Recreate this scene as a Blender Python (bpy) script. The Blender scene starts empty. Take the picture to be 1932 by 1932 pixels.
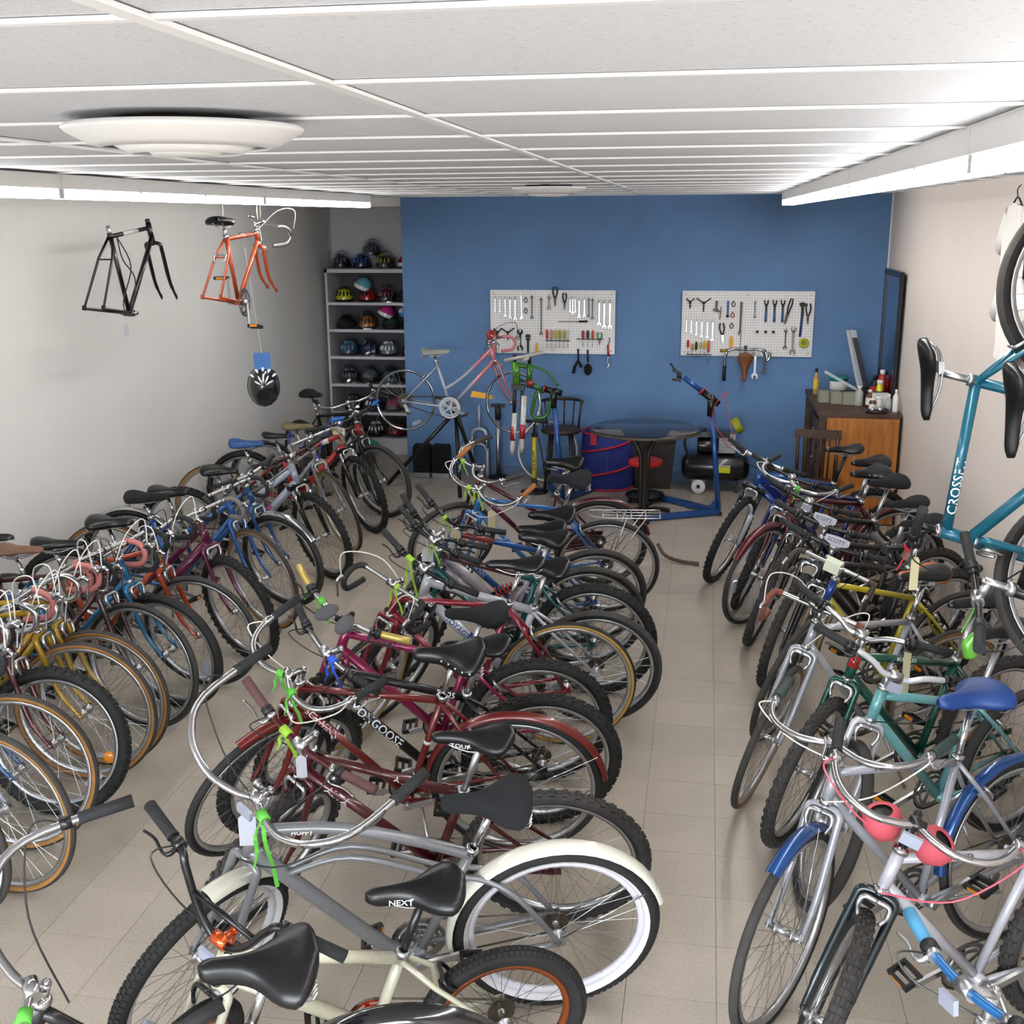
import bpy, math, random
from mathutils import Vector as V, Matrix as MX, Quaternion
random.seed(7)
R_ = math.radians
scene = bpy.context.scene
COL = scene.collection

# ------------------------------------------------------------------ camera
cam_d = bpy.data.cameras.new('camera'); cam = bpy.data.objects.new('camera', cam_d); COL.objects.link(cam)
cam_d.sensor_width = 36.0; cam_d.lens = 2136.1 / 1932 * 36.0; cam_d.clip_start = 0.05; cam_d.clip_end = 100
cam.matrix_world = (MX.Translation((0, 0, 2.5337)) @ MX.Rotation(R_(9.679), 4, 'Z')
                    @ MX.Rotation(R_(90 - 14.521), 4, 'X') @ MX.Rotation(R_(-0.319), 4, 'Z'))
scene.camera = cam

# ------------------------------------------------------------------ daylight, exposure
world = bpy.data.worlds.new('world'); scene.world = world; world.use_nodes = True
wn = world.node_tree.nodes; wl = world.node_tree.links
bg = wn['Background']; bg.inputs['Strength'].default_value = 16.0
# overcast daylight: pale sky above the horizon, darker pavement below it
wt = wn.new('ShaderNodeTexCoord'); ws_ = wn.new('ShaderNodeSeparateXYZ'); wr = wn.new('ShaderNodeValToRGB')
wl.new(wt.outputs['Generated'], ws_.inputs[0]); wm = wn.new('ShaderNodeMapRange'); wm.inputs['From Min'].default_value = -1; wl.new(ws_.outputs['Z'], wm.inputs['Value'])
wl.new(wm.outputs['Result'], wr.inputs['Fac']); wl.new(wr.outputs['Color'], bg.inputs['Color'])
wr.color_ramp.elements[0].position = .49; wr.color_ramp.elements[0].color = (.17, .165, .16, 1); wr.color_ramp.elements[1].position = .51; wr.color_ramp.elements[1].color = (.86, .93, 1.0, 1)
vs = scene.view_settings
vs.view_transform = 'Standard'; vs.look = 'None'; vs.gamma = 1.0; vs.use_curve_mapping = False; vs.exposure = 0.30
TUBE_POWER = 19.0
pl = bpy.data.lights.new('window_portal', 'AREA'); pl.shape = 'RECTANGLE'; pl.size = 5.2; pl.size_y = 2.3
pl.cycles.is_portal = True
po = bpy.data.objects.new('window_portal', pl); COL.objects.link(po)
po.location = (-1.25, -1.56, 1.35); po.rotation_euler = (R_(-90), 0, 0); po.rotation_euler = (R_(90), 0, R_(180))
scene.cycles.use_denoising = True; scene.cycles.use_light_tree = False
scene.cycles.use_adaptive_sampling = True; scene.cycles.adaptive_threshold = .05; scene.cycles.adaptive_min_samples = 8
scene.cycles.max_bounces = 5; scene.cycles.diffuse_bounces = 4; scene.cycles.glossy_bounces = 3; scene.cycles.transmission_bounces = 3; scene.cycles.transparent_max_bounces = 6
scene.cycles.caustics_reflective = False; scene.cycles.caustics_refractive = False

# ------------------------------------------------------------------ helpers
def lin(h):
    h = h.lstrip('#'); o = []
    for i in (0, 2, 4):
        c = int(h[i:i+2], 16) / 255
        o.append(c / 12.92 if c <= .04045 else ((c + .055) / 1.055) ** 2.4)
    return (*o, 1)
MATS = {}
def mat(name, col, rough=.5, metal=0.0, noise=0.0, nscale=30.0, bump=0.0, bscale=80.0, coat=0.0, emit=0.0, alpha=1.0, trans=0.0, spec=None):
    if name in MATS: return MATS[name]
    m = bpy.data.materials.new(name); m.use_nodes = True; MATS[name] = m
    nt = m.node_tree; b = nt.nodes['Principled BSDF']
    c = lin(col) if isinstance(col, str) else col
    b.inputs['Base Color'].default_value = c; b.inputs['Roughness'].default_value = rough; b.inputs['Metallic'].default_value = metal
    if coat: b.inputs['Coat Weight'].default_value = coat; b.inputs['Coat Roughness'].default_value = .08
    if spec is not None: b.inputs['Specular IOR Level'].default_value = spec
    if emit: b.inputs['Emission Color'].default_value = c; b.inputs['Emission Strength'].default_value = emit
    if alpha < 1: b.inputs['Alpha'].default_value = alpha
    if trans: b.inputs['Transmission Weight'].default_value = trans
    if noise or bump:
        tc = nt.nodes.new('ShaderNodeTexCoord')
        if noise:
            n = nt.nodes.new('ShaderNodeTexNoise'); n.inputs['Scale'].default_value = nscale; n.inputs['Detail'].default_value = 4
            nt.links.new(tc.outputs['Object'], n.inputs['Vector'])
            r = nt.nodes.new('ShaderNodeMapRange'); r.inputs['From Min'].default_value = .3; r.inputs['From Max'].default_value = .7
            r.inputs['To Min'].default_value = 1 - noise; r.inputs['To Max'].default_value = 1 + noise
            mx = nt.nodes.new('ShaderNodeVectorMath'); mx.operation = 'SCALE'; mx.inputs[0].default_value = c[:3]
            nt.links.new(n.outputs['Fac'], r.inputs['Value']); nt.links.new(r.outputs['Result'], mx.inputs['Scale'])
            nt.links.new(mx.outputs['Vector'], b.inputs['Base Color'])
        if bump:
            n2 = nt.nodes.new('ShaderNodeTexNoise'); n2.inputs['Scale'].default_value = bscale; n2.inputs['Detail'].default_value = 3
            nt.links.new(tc.outputs['Object'], n2.inputs['Vector'])
            bp = nt.nodes.new('ShaderNodeBump'); bp.inputs['Strength'].default_value = bump; bp.inputs['Distance'].default_value = .01
            nt.links.new(n2.outputs['Fac'], bp.inputs['Height']); nt.links.new(bp.outputs['Normal'], b.inputs['Normal'])
    return m
def paint(h): return mat('paint_' + h, tuple(q * .62 for q in lin(h)[:3]) + (1,), .28, .15, coat=.4, noise=.06, nscale=60)
def plain(h, r=.6): return mat('plain_%s_%d' % (h, int(r * 100)), '#' + h, r)

def smooth_path(p, k=5, closed=False):
    p = [V(q) for q in p]
    if len(p) < 3: return p
    out = []; n = len(p)
    for i in range(n - 1):
        p0 = p[max(i - 1, 0)]; p1 = p[i]; p2 = p[i + 1]; p3 = p[min(i + 2, n - 1)]
        for j in range(k):
            t = j / k
            out.append(.5 * ((2 * p1) + (p2 - p0) * t + (2 * p0 - 5 * p1 + 4 * p2 - p3) * t * t + (3 * p1 - p0 - 3 * p2 + p3) * t ** 3))
    out.append(p[-1]); return out

class MB:
    def __init__(s): s.v = []; s.f = []; s.m = []; s.s = []
    def add(s, vs, fs, mi=0, sm=True):
        o = len(s.v); s.v += [tuple(q) for q in vs]
        for f in fs: s.f.append([i + o for i in f]); s.m.append(mi); s.s.append(sm)
        return s
    def tube(s, path, r, n=8, mi=0, cap=True, closed=False, flat=1.0):
        p = [V(q) for q in path]; L = len(p); rr = r if isinstance(r, (list, tuple)) else [r] * L
        vs = []; nrm = None
        for i in range(L):
            if closed: t = p[(i + 1) % L] - p[i - 1]
            else: t = p[min(i + 1, L - 1)] - p[max(i - 1, 0)]
            t.normalize()
            if nrm is None:
                a = V((0, 0, 1)) if abs(t.z) < .9 else V((1, 0, 0)); nrm = (a - t * a.dot(t)).normalized()
            else:
                nrm = (nrm - t * nrm.dot(t))
                nrm = nrm.normalized() if nrm.length > 1e-6 else V((0, 0, 1)).cross(t).normalized()
            bn = t.cross(nrm)
            for k in range(n):
                a = 2 * math.pi * k / n
                vs.append(p[i] + (nrm * math.cos(a) + bn * math.sin(a) * flat) * rr[i])
        fs = []; m = L if closed else L - 1
        for i in range(m):
            j = (i + 1) % L
            for k in range(n):
                fs.append((i * n + k, i * n + (k + 1) % n, j * n + (k + 1) % n, j * n + k))
        s.add(vs, fs, mi, n > 5)
        if cap and not closed:
            o = len(s.v) - len(vs)
            s.f.append([o + k for k in range(n)][::-1]); s.m.append(mi); s.s.append(False)
            s.f.append([o + (L - 1) * n + k for k in range(n)]); s.m.append(mi); s.s.append(False)
        return s
    def box(s, c, sz, M=None, mi=0):
        x, y, z = (q / 2 for q in sz); c = V(c)
        vs = [V((a * x, b * y, d * z)) for a in (-1, 1) for b in (-1, 1) for d in (-1, 1)]
        vs = [(M @ q if M else q) + c for q in vs]
        return s.add(vs, [(0, 1, 3, 2), (4, 6, 7, 5), (0, 4, 5, 1), (2, 3, 7, 6), (0, 2, 6, 4), (1, 5, 7, 3)], mi, False)
    def bar(s, a, b, w, h, mi=0):
        a = V(a); b = V(b); d = b - a; q = d.to_track_quat('X', 'Z').to_matrix()
        return s.box((a + b) / 2, (d.length, w, h), q, mi)
    def lathe(s, prof, n=24, M=None, mi=0, sm=True, closed=False, arc=None):
        # profile (radius, height) revolved about Z; M places it
        vs = []; L = len(prof); full = arc is None
        a0, a1 = (0, 2 * math.pi) if full else arc
        cnt = n if full else n + 1
        for i in range(cnt):
            a = a0 + (a1 - a0) * i / n
            for r, z in prof:
                q = V((r * math.cos(a), r * math.sin(a), z)); vs.append(M @ q if M else q)
        fs = []; m = L if closed else L - 1
        for i in range(n):
            j = (i + 1) % cnt
            for k in range(m):
                l = (k + 1) % L
                fs.append((i * L + k, j * L + k, j * L + l, i * L + l))
        return s.add(vs, fs, mi, sm)
    def ball(s, c, r, n=12, m=8, M=None, mi=0, z0=-1.0):
        rx, ry, rz = r if isinstance(r, (tuple, list)) else (r, r, r)
        vs = []; fs = []; c = V(c); lo = math.asin(z0)
        for i in range(m + 1):
            b = lo + (math.pi / 2 - lo) * i / m
            for k in range(n):
                a = 2 * math.pi * k / n
                q = V((rx * math.cos(b) * math.cos(a), ry * math.cos(b) * math.sin(a), rz * math.sin(b)))
                vs.append((M @ q if M else q) + c)
        for i in range(m):
            for k in range(n):
                fs.append((i * n + k, i * n + (k + 1) % n, (i + 1) * n + (k + 1) % n, (i + 1) * n + k))
        return s.add(vs, fs, mi)
    def prism(s, poly, th, M=None, mi=0):
        # 2d polygon in XY extruded +-th/2 in Z
        n = len(poly); vs = [V((x, y, z)) for z in (-th / 2, th / 2) for x, y in poly]
        if M: vs = [M @ q for q in vs]
        fs = [tuple(range(n))[::-1], tuple(range(n, 2 * n))] + [(i, (i + 1) % n, n + (i + 1) % n, n + i) for i in range(n)]
        return s.add(vs, fs, mi, False)
    def mesh(s, name, mats):
        me = bpy.data.meshes.new(name); me.from_pydata(s.v, [], s.f)
        for m in (mats if isinstance(mats, (list, tuple)) else [mats]): me.materials.append(m)
        me.polygons.foreach_set('material_index', s.m); me.polygons.foreach_set('use_smooth', s.s)
        me.update(); return me
    def build(s, name, mats, parent=None, M=None):
        return obj(name, s.mesh(name, mats), parent, M)

def obj(name, me, parent=None, M=None):
    o = bpy.data.objects.new(name, me); COL.objects.link(o)
    if parent: o.parent = parent
    if M is not None: o.matrix_basis = M
    return o
def tag(o, label, cat, group=None, kind=None):
    if label: o['label'] = label
    if cat: o['category'] = cat
    if group: o['group'] = group
    if kind: o['kind'] = kind
    return o
def thing(name, label, cat, M=None, group=None):
    return tag(obj(name, None, None, M), label, cat, group)
def struct(o): o['kind'] = 'structure'; return o
def T(x, y, z, rz=0): return MX.Translation((x, y, z)) @ MX.Rotation(R_(rz), 4, 'Z')

FONT_CACHE = {}
def text_pts(body, size):
    k = (body, size)
    if k not in FONT_CACHE:
        cu = bpy.data.curves.new('t', 'FONT'); cu.body = body; cu.size = size; cu.resolution_u = 2; cu.offset = size * .010
        o = bpy.data.objects.new('t', cu); COL.objects.link(o)
        dg = bpy.context.evaluated_depsgraph_get()
        me = bpy.data.meshes.new_from_object(o.evaluated_get(dg))
        vs = [tuple(q.co) for q in me.vertices]; fs = [tuple(p.vertices) for p in me.polygons]
        bpy.data.objects.remove(o); bpy.data.curves.remove(cu); bpy.data.meshes.remove(me)
        FONT_CACHE[k] = (vs, fs)
    return FONT_CACHE[k]
def tube_text(mb, body, size, P0, P1, r, start, outward, tilt=0.0, stretch=1.0, mi=0):
    P0 = V(P0); d = (V(P1) - P0).normalized(); o0 = V(outward); o0 = (o0 - d * o0.dot(d)).normalized()
    u0 = o0.cross(d)
    t = R_(tilt); ow = o0 * math.cos(t) + u0 * math.sin(t); up = ow.cross(d)
    vs, fs = text_pts(body, size); cy = size * .35; out = []
    for x, y, z in vs:
        a = max(-1.3, min(1.3, (y - cy) / r))
        out.append(P0 + d * (start + x * stretch) + (ow * math.cos(a) + up * math.sin(a)) * (r + .0016))
    mb.add(out, fs, mi, False)
def flat_text(body, size, M, name, m, parent=None, stretch=1.0):
    vs, fs = text_pts(body, size); mb = MB(); mb.add([M @ V((x * stretch, y, 0)) for x, y, z in vs], fs, 0, False)
    return mb.build(name, m, parent)

# ------------------------------------------------------------------ materials
def texmat(name, base):
    m = mat(name, base); return m, m.node_tree, m.node_tree.nodes['Principled BSDF']
def wall_material(name, col, rough, var, scale, bump=.05):
    m, nt, b = texmat(name, col); b.inputs['Roughness'].default_value = rough
    tc = nt.nodes.new('ShaderNodeTexCoord')
    n1 = nt.nodes.new('ShaderNodeTexNoise'); n1.inputs['Scale'].default_value = scale; n1.inputs['Detail'].default_value = 5; n1.inputs['Roughness'].default_value = .6
    nt.links.new(tc.outputs['Object'], n1.inputs['Vector'])
    r = nt.nodes.new('ShaderNodeValToRGB'); c = lin(col)
    r.color_ramp.elements[0].position = .3; r.color_ramp.elements[1].position = .72
    r.color_ramp.elements[0].color = tuple(q * (1 - var) for q in c[:3]) + (1,)
    r.color_ramp.elements[1].color = tuple(min(1, q * (1 + var)) for q in c[:3]) + (1,)
    nt.links.new(n1.outputs['Fac'], r.inputs['Fac']); nt.links.new(r.outputs['Color'], b.inputs['Base Color'])
    n2 = nt.nodes.new('ShaderNodeTexNoise'); n2.inputs['Scale'].default_value = 140; nt.links.new(tc.outputs['Object'], n2.inputs['Vector'])
    bp = nt.nodes.new('ShaderNodeBump'); bp.inputs['Strength'].default_value = bump; bp.inputs['Distance'].default_value = .004
    nt.links.new(n2.outputs['Fac'], bp.inputs['Height']); nt.links.new(bp.outputs['Normal'], b.inputs['Normal'])
    return m
M_WALL = wall_material('wall_paint', '#d5d4d2', .8, .03, 1.2)
M_WALLR = wall_material('wall_paint_right', '#d4cac4', .8, .03, 1.2)
M_ALC = wall_material('alcove_paint', '#d9dbe0', .85, .02, 1.0)
M_BLUE = wall_material('blue_paint', '#5b80ae', .65, .14, 1.3, .08)
M_TRIM = plain('e6e4e0', .5)
# floor tile
M_TILE, nt, b = texmat('vinyl_tile', '#b3a595'); b.inputs['Roughness'].default_value = .33; b.inputs['Specular IOR Level'].default_value = .45
tc = nt.nodes.new('ShaderNodeTexCoord'); geo = nt.nodes.new('ShaderNodeNewGeometry'); oi = nt.nodes.new('ShaderNodeObjectInfo')
n1 = nt.nodes.new('ShaderNodeTexNoise'); n1.inputs['Scale'].default_value = 90; n1.inputs['Detail'].default_value = 6; n1.inputs['Roughness'].default_value = .75
n2 = nt.nodes.new('ShaderNodeTexNoise'); n2.inputs['Scale'].default_value = 2.2; n2.inputs['Detail'].default_value = 5
nt.links.new(geo.outputs['Position'], n1.inputs['Vector']); nt.links.new(geo.outputs['Position'], n2.inputs['Vector'])
r1 = nt.nodes.new('ShaderNodeValToRGB'); r1.color_ramp.elements[0].position = .34; r1.color_ramp.elements[1].position = .62
r1.color_ramp.elements[0].color = lin('#a0968a'); r1.color_ramp.elements[1].color = lin('#b2a89b')
nt.links.new(n1.outputs['Fac'], r1.inputs['Fac'])
r2 = nt.nodes.new('ShaderNodeMapRange'); r2.inputs['From Min'].default_value = .3; r2.inputs['From Max'].default_value = .7; r2.inputs['To Min'].default_value = .90; r2.inputs['To Max'].default_value = 1.06
nt.links.new(n2.outputs['Fac'], r2.inputs['Value'])
r3 = nt.nodes.new('ShaderNodeMapRange'); r3.inputs['To Min'].default_value = .96; r3.inputs['To Max'].default_value = 1.03
nt.links.new(oi.outputs['Random'], r3.inputs['Value'])
mm = nt.nodes.new('ShaderNodeMath'); mm.operation = 'MULTIPLY'; nt.links.new(r2.outputs['Result'], mm.inputs[0]); nt.links.new(r3.outputs['Result'], mm.inputs[1])
vm = nt.nodes.new('ShaderNodeVectorMath'); vm.operation = 'SCALE'; nt.links.new(r1.outputs['Color'], vm.inputs[0]); nt.links.new(mm.outputs[0], vm.inputs['Scale'])
nt.links.new(vm.outputs['Vector'], b.inputs['Base Color'])
# ceiling panel
M_PANEL, nt, b = texmat('ceiling_panel', '#e8e6e6'); b.inputs['Roughness'].default_value = .95
geo = nt.nodes.new('ShaderNodeNewGeometry')
mp = nt.nodes.new('ShaderNodeMapping'); mp.inputs['Scale'].default_value = (1, 2.2, 1); nt.links.new(geo.outputs['Position'], mp.inputs['Vector'])
n1 = nt.nodes.new('ShaderNodeTexNoise'); n1.inputs['Scale'].default_value = 75; n1.inputs['Detail'].default_value = 5; n1.inputs['Roughness'].default_value = .7
nt.links.new(mp.outputs['Vector'], n1.inputs['Vector'])
r1 = nt.nodes.new('ShaderNodeValToRGB'); e = r1.color_ramp.elements
e[0].position = .30; e[0].color = lin('#a3a4a8'); e[1].position = .44; e[1].color = lin('#d3d6dc')
nt.links.new(n1.outputs['Fac'], r1.inputs['Fac']); nt.links.new(r1.outputs['Color'], b.inputs['Base Color'])
bp = nt.nodes.new('ShaderNodeBump'); bp.inputs['Strength'].default_value = .5; bp.inputs['Distance'].default_value = .004
nt.links.new(n1.outputs['Fac'], bp.inputs['Height']); nt.links.new(bp.outputs['Normal'], b.inputs['Normal'])
# pegboard: hardboard with a 1 inch grid of holes
M_PEG, nt, b = texmat('pegboard', '#e9e7e6'); b.inputs['Roughness'].default_value = .5
tc = nt.nodes.new('ShaderNodeTexCoord'); sc = nt.nodes.new('ShaderNodeVectorMath'); sc.operation = 'SCALE'; sc.inputs['Scale'].default_value = 1 / .0254
nt.links.new(tc.outputs['Object'], sc.inputs[0])
fr = nt.nodes.new('ShaderNodeVectorMath'); fr.operation = 'FRACTION'; nt.links.new(sc.outputs['Vector'], fr.inputs[0])
sb = nt.nodes.new('ShaderNodeVectorMath'); sb.operation = 'SUBTRACT'; sb.inputs[1].default_value = (.5, .5, .5); nt.links.new(fr.outputs['Vector'], sb.inputs[0])
ml = nt.nodes.new('ShaderNodeVectorMath'); ml.operation = 'MULTIPLY'; ml.inputs[1].default_value = (1, 0, 1); nt.links.new(sb.outputs['Vector'], ml.inputs[0])
ln = nt.nodes.new('ShaderNodeVectorMath'); ln.operation = 'LENGTH'; nt.links.new(ml.outputs['Vector'], ln.inputs[0])
lt = nt.nodes.new('ShaderNodeMath'); lt.operation = 'LESS_THAN'; lt.inputs[1].default_value = .14; nt.links.new(ln.outputs['Value'], lt.inputs[0])
mxn = nt.nodes.new('ShaderNodeMix'); mxn.data_type = 'RGBA'; mxn.inputs['A'].default_value = lin('#ebe9e8'); mxn.inputs['B'].default_value = lin('#6a6868')
nt.links.new(lt.outputs[0], mxn.inputs['Factor']); nt.links.new(mxn.outputs['Result'], b.inputs['Base Color'])

CHROME = mat('chrome', '#bdbdc0', .13, 1.0)
ALLOY = mat('alloy', '#b9bbbe', .34, 1.0, noise=.08, nscale=25)
STEEL = mat('dull_steel', '#8f8f90', .42, 1.0, noise=.15, nscale=30)
BLACKM = mat('black_metal', '#101012', .35, .1, coat=.2)
RUBBER = mat('tyre_rubber', '#1c1b1b', .8, noise=.25, nscale=18)
RUBDUST = mat('tyre_rubber_dusty', '#34312f', .85, noise=.25, nscale=14)
GUM = mat('gum_sidewall', '#8f632f', .75, noise=.18, nscale=12)
TAN = mat('tan_sidewall', '#a07c36', .7, noise=.12, nscale=12)
WHITEW = mat('whitewall', '#cfcdce', .6)
GRIPK = mat('grip_rubber', '#1d1e20', .75, bump=.3, bscale=400)
VINYL = mat('saddle_vinyl', '#101012', .34, noise=.15, nscale=20, spec=.45)
FABRIC = mat('saddle_fabric', '#14161a', .95, bump=.5, bscale=600)
BLACKP = plain('131315', .5)
SPOKE = mat('spoke_steel', '#8b8b8b', .38, .9)
SPOKEK = mat('spoke_black', '#1c1c1c', .4, .5)
CABLE = plain('1f1f20', .45)
CABLEW = plain('d9d6cd', .5)
REFW = mat('reflector_white', '#9a9eb0', .15, .0, coat=1.0)
REFO = mat('reflector_orange', '#e08a10', .2, coat=1.0)
REFR = mat('reflector_red', '#c8201c', .2, coat=1.0)
TAGP = plain('c2b894', .8)
TAGW = plain('aeaeb8', .8)
LIME = mat('lime_ribbon', '#8fb934', .6); GREENR = mat('green_ribbon', '#57ac3a', .6)
po.rotation_euler = (R_(90), 0, 0)
# ================================================================== ROOM
XL, XR, YB, YA, YF, ZC = -4.15, 1.64, 11.1, 12.45, -1.6, 2.743
XE = -2.98        # left end of the blue wall
struct(MB().box(((XL + XR) / 2, (YF + YA) / 2, -.06), (XR - XL + .4, YA - YF + .4, .112)).build('floor', plain('5d554d', .8)))
FLOOR = bpy.data.objects['floor']
struct(MB().box((XL - .06, (YF + YA) / 2, 1.4), (.12, YA - YF + .3, 2.9)).build('wall_left', M_WALL))
struct(MB().box((XR + .06, (YF + YB) / 2, 1.4), (.12, YB - YF + .5, 2.9)).build('wall_right', M_WALLR))
struct(MB().box(((XE + XR) / 2, YB + .07, 1.4), (XR - XE, .14, 2.9)).build('wall_back', M_BLUE))
struct(MB().box(((XL + XE) / 2, YA + .06, 1.4), (XE - XL + .3, .12, 2.9)).build('wall_alcove', M_ALC))
struct(MB().box((XE + .06, (YB + YA) / 2 + .07, 1.4), (.1, YA - YB - .14, 2.9)).build('wall_alcove_side', M_ALC))
struct(MB().box(((XL + XE) / 2, YB + .16, 2.70), (XE - XL, .10, .085)).box(((XL + XE) / 2, YB + .13, 2.675), (XE - XL, .05, .012)).build('trim_1', M_TRIM))
struct(MB().box((XR - .006, YB - .006, 1.37), (.012, .012, 2.74)).build('trim_2', M_TRIM))
struct(MB().box(((XE + XR) / 2, YB - .006, .05), (XR - XE, .012, .1)).build('baseboard_back', mat('base_blue', '#54698a', .6, noise=.1)))
struct(MB().box((XL + .006, 5.4, .05), (.012, 13.9, .1)).build('baseboard_left', plain('8d8a86', .6)))
# shop front behind the camera: low wall, lintel and mullions around open glazing
fw = MB().box(((XL + XR) / 2, YF - .06, .12), (XR - XL, .12, .24)).box(((XL + XR) / 2, YF - .06, 2.63), (XR - XL, .12, .26))
for x in (XL + .15, XR - .15): fw.box((x, YF - .06, 1.4), (.3, .12, 2.9))
struct(fw.build('wall_front', M_WALL))
wf = MB()
for x in (-3.85, -2.1, -.4, 1.34): wf.box((x, YF - .06, 1.37), (.06, .1, 2.26))
wf.box((-1.25, YF - .06, .26), (5.2, .1, .05)).box((-1.25, YF - .06, 2.48), (5.2, .1, .05))
struct(wf.build('window_1', ALLOY))

# floor tiles, one foot square
TS = .3048; X0, Y0 = -2.016, 3.308
tm = MB().box((0, 0, -.002), (TS - .0016, TS - .0016, .004)).mesh('floor_tile', M_TILE)
tiles = []
for i in range(-8, 13):
    for j in range(-17, 31):
        cx, cy = X0 + (i + .5) * TS, Y0 + (j + .5) * TS
        x0, x1 = max(cx - TS / 2, XL), min(cx + TS / 2, XR)
        y0, y1 = max(cy - TS / 2, YF), min(cy + TS / 2, YA)
        if x1 - x0 < .02 or y1 - y0 < .02: continue
        tiles.append((i, j, x0, x1, y0, y1, x1 - x0 > TS - .01 and y1 - y0 > TS - .01))
cy_, sy_ = math.cos(R_(9.679)), math.sin(R_(9.679))
def vis(t):
    x, y = (t[2] + t[3]) / 2, (t[4] + t[5]) / 2
    X = x * cy_ + y * sy_; Y = -x * sy_ + y * cy_
    zc = Y * math.cos(R_(14.52)) + 2.53 * math.sin(R_(14.52)); yc = -(Y * math.sin(R_(14.52)) - 2.53 * math.cos(R_(14.52)))
    return zc > .3 and abs(X / zc) < .47 and abs(yc / zc) < .49
near = sorted([t for t in tiles if t[6] and vis(t)], key=lambda t: (t[2] ** 2 + t[4] ** 2))[:300]
ids = {t[:2] for t in near}
for t in near: obj('floor_tile', tm, FLOOR, MX.Translation(((t[2] + t[3]) / 2, (t[4] + t[5]) / 2, 0)))
rest = MB()
for t in tiles:
    if t[:2] not in ids: rest.box(((t[2] + t[3]) / 2, (t[4] + t[5]) / 2, -.002), (t[3] - t[2] - .0016, t[5] - t[4] - .0016, .004))
o = rest.build('floor_tiles_rest', M_TILE, FLOOR); o['kind'] = 'stuff'

# suspended ceiling: 2 x 4 ft panels in a T-bar grid
struct(MB().box(((XL + XR) / 2, (YF + YA) / 2, ZC + .10), (XR - XL + .4, YA - YF + .4, .08)).build('ceiling', plain('8a8785', .9)))
CEIL = bpy.data.objects['ceiling']
xs = [XL, -.6016 - 2 * 1.2192, -.6016 - 1.2192, -.6016, -.6016 + 1.2192, XR]
ys = [YF] + [1.2153 + k * .6096 for k in range(-4, 17)] + [YB]
ys = [y for y in ys if YF <= y <= YB]
pmesh = {}
for a in range(len(xs) - 1):
    for c in range(len(ys) - 1):
        w, h = xs[a + 1] - xs[a], ys[c + 1] - ys[c]
        k = (round(w, 3), round(h, 3))
        if k not in pmesh: pmesh[k] = MB().box((0, 0, .008), (w - .004, h - .004, .016)).mesh('ceiling_panel', M_PANEL)
        obj('ceiling_panel', pmesh[k], CEIL, MX.Translation(((xs[a] + xs[a + 1]) / 2, (ys[c] + ys[c + 1]) / 2, ZC + .004)))
MB().box(((XL + XE) / 2, (YB + YA) / 2, ZC + .01), (XE - XL, YA - YB, .016)).build('ceiling_panel', M_PANEL, CEIL)
M_GRID = mat('grid_bar', '#f3f3f3', .35)
gm = MB().box((0, 0, 0), (.024, YB - YF, .006)).mesh('grid_runner', M_GRID)
for x in xs[1:-1]: obj('grid_runner', gm, CEIL, MX.Translation((x, (YF + YB) / 2, ZC - .001)))
gm = MB().box((0, 0, 0), (XR - XL, .017, .006)).mesh('grid_bar', M_GRID)
for y in ys[1:-1]: obj('grid_bar', gm, CEIL, MX.Translation(((XL + XR) / 2, y, ZC)))

# fluorescent strips
M_TUBE = mat('lamp_tube', '#fffdf8', .4, emit=TUBE_POWER)
M_HOUS = mat('strip_housing', '#dcd9d6', .4)
def strip(x, y0, y1, label, tubes, group):
    L = y1 - y0; t = thing('strip_light', label, 'light', T(x, y0, ZC), group)
    MB().box((0, L / 2, -.037), (.11, L - .004, .062)).build('housing', M_HOUS, t)
    for dx in tubes:
        MB().tube([(dx, .03, -.092), (dx, L - .03, -.092)], .019, 12).build('tube', M_TUBE, t)
    for yy in (.012, L - .012):
        MB().box((0, yy, -.085), (.10, .02, .05)).build('lamp_holder', plain('c9c6c4', .4), t)
    for yy in (L * .3, L * .62): MB().box((0, yy, -.071), (.115, .03, .006)).build('bracket', ALLOY, t)
e = 10.28
for k, n in enumerate(('farthest', 'second farthest', 'third farthest', 'nearest')):
    strip(.655, max(e - 2.44 * (k + 1), .6), e - 2.44 * k, 'twin tube strip light on the right side of the ceiling, %s from camera' % n, (-.033, .033), 'right row of strip lights')
e = 9.76
for k, n in enumerate(('farthest', 'second farthest', 'third farthest')):
    strip(-2.93, e - 2.44 * (k + 1), e - 2.44 * k, 'strip light along the left side of the ceiling, %s from camera' % n, (-.02, .03), 'left row of strip lights')

# round ceiling diffusers
M_DIFF = mat('diffuser_white', '#eeeeee', .45)
def diffuser(x, y, s, label):
    t = thing('ceiling_diffuser', label, 'air vent', T(x, y, ZC), 'round ceiling diffusers')
    MB().lathe([(.06, -.004), (.15, -.012), (.15, -.001)], 40).build('throat', plain('241f20', .9), t)
    MB().lathe([(.245 * s, -.014), (.252 * s, -.020), (.245 * s, -.028), (.20 * s, -.052), (.175 * s, -.060), (.172 * s, -.056), (.20 * s, -.045), (.24 * s, -.022)], 48).build('dish', M_DIFF, t)
    MB().lathe([(.145 * s, -.050), (.150 * s, -.054), (.115 * s, -.072), (.108 * s, -.070)], 40, closed=True).build('inner_cone', M_DIFF, t)
    MB().lathe([(.0, -.074), (.07 * s, -.074), (.085 * s, -.062), (.0, -.058)], 32).build('centre_cone', M_DIFF, t)
    MB().lathe([(.14 * s, -.03), (.17 * s, -.05)], 40).build('gap_ring', plain('241f20', .9), t)
diffuser(-1.115, 2.40, 1.0, 'large white round ceiling diffuser near the camera')
diffuser(-1.02, 7.45, .95, 'white round ceiling diffuser further back, above the blue wall')
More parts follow.
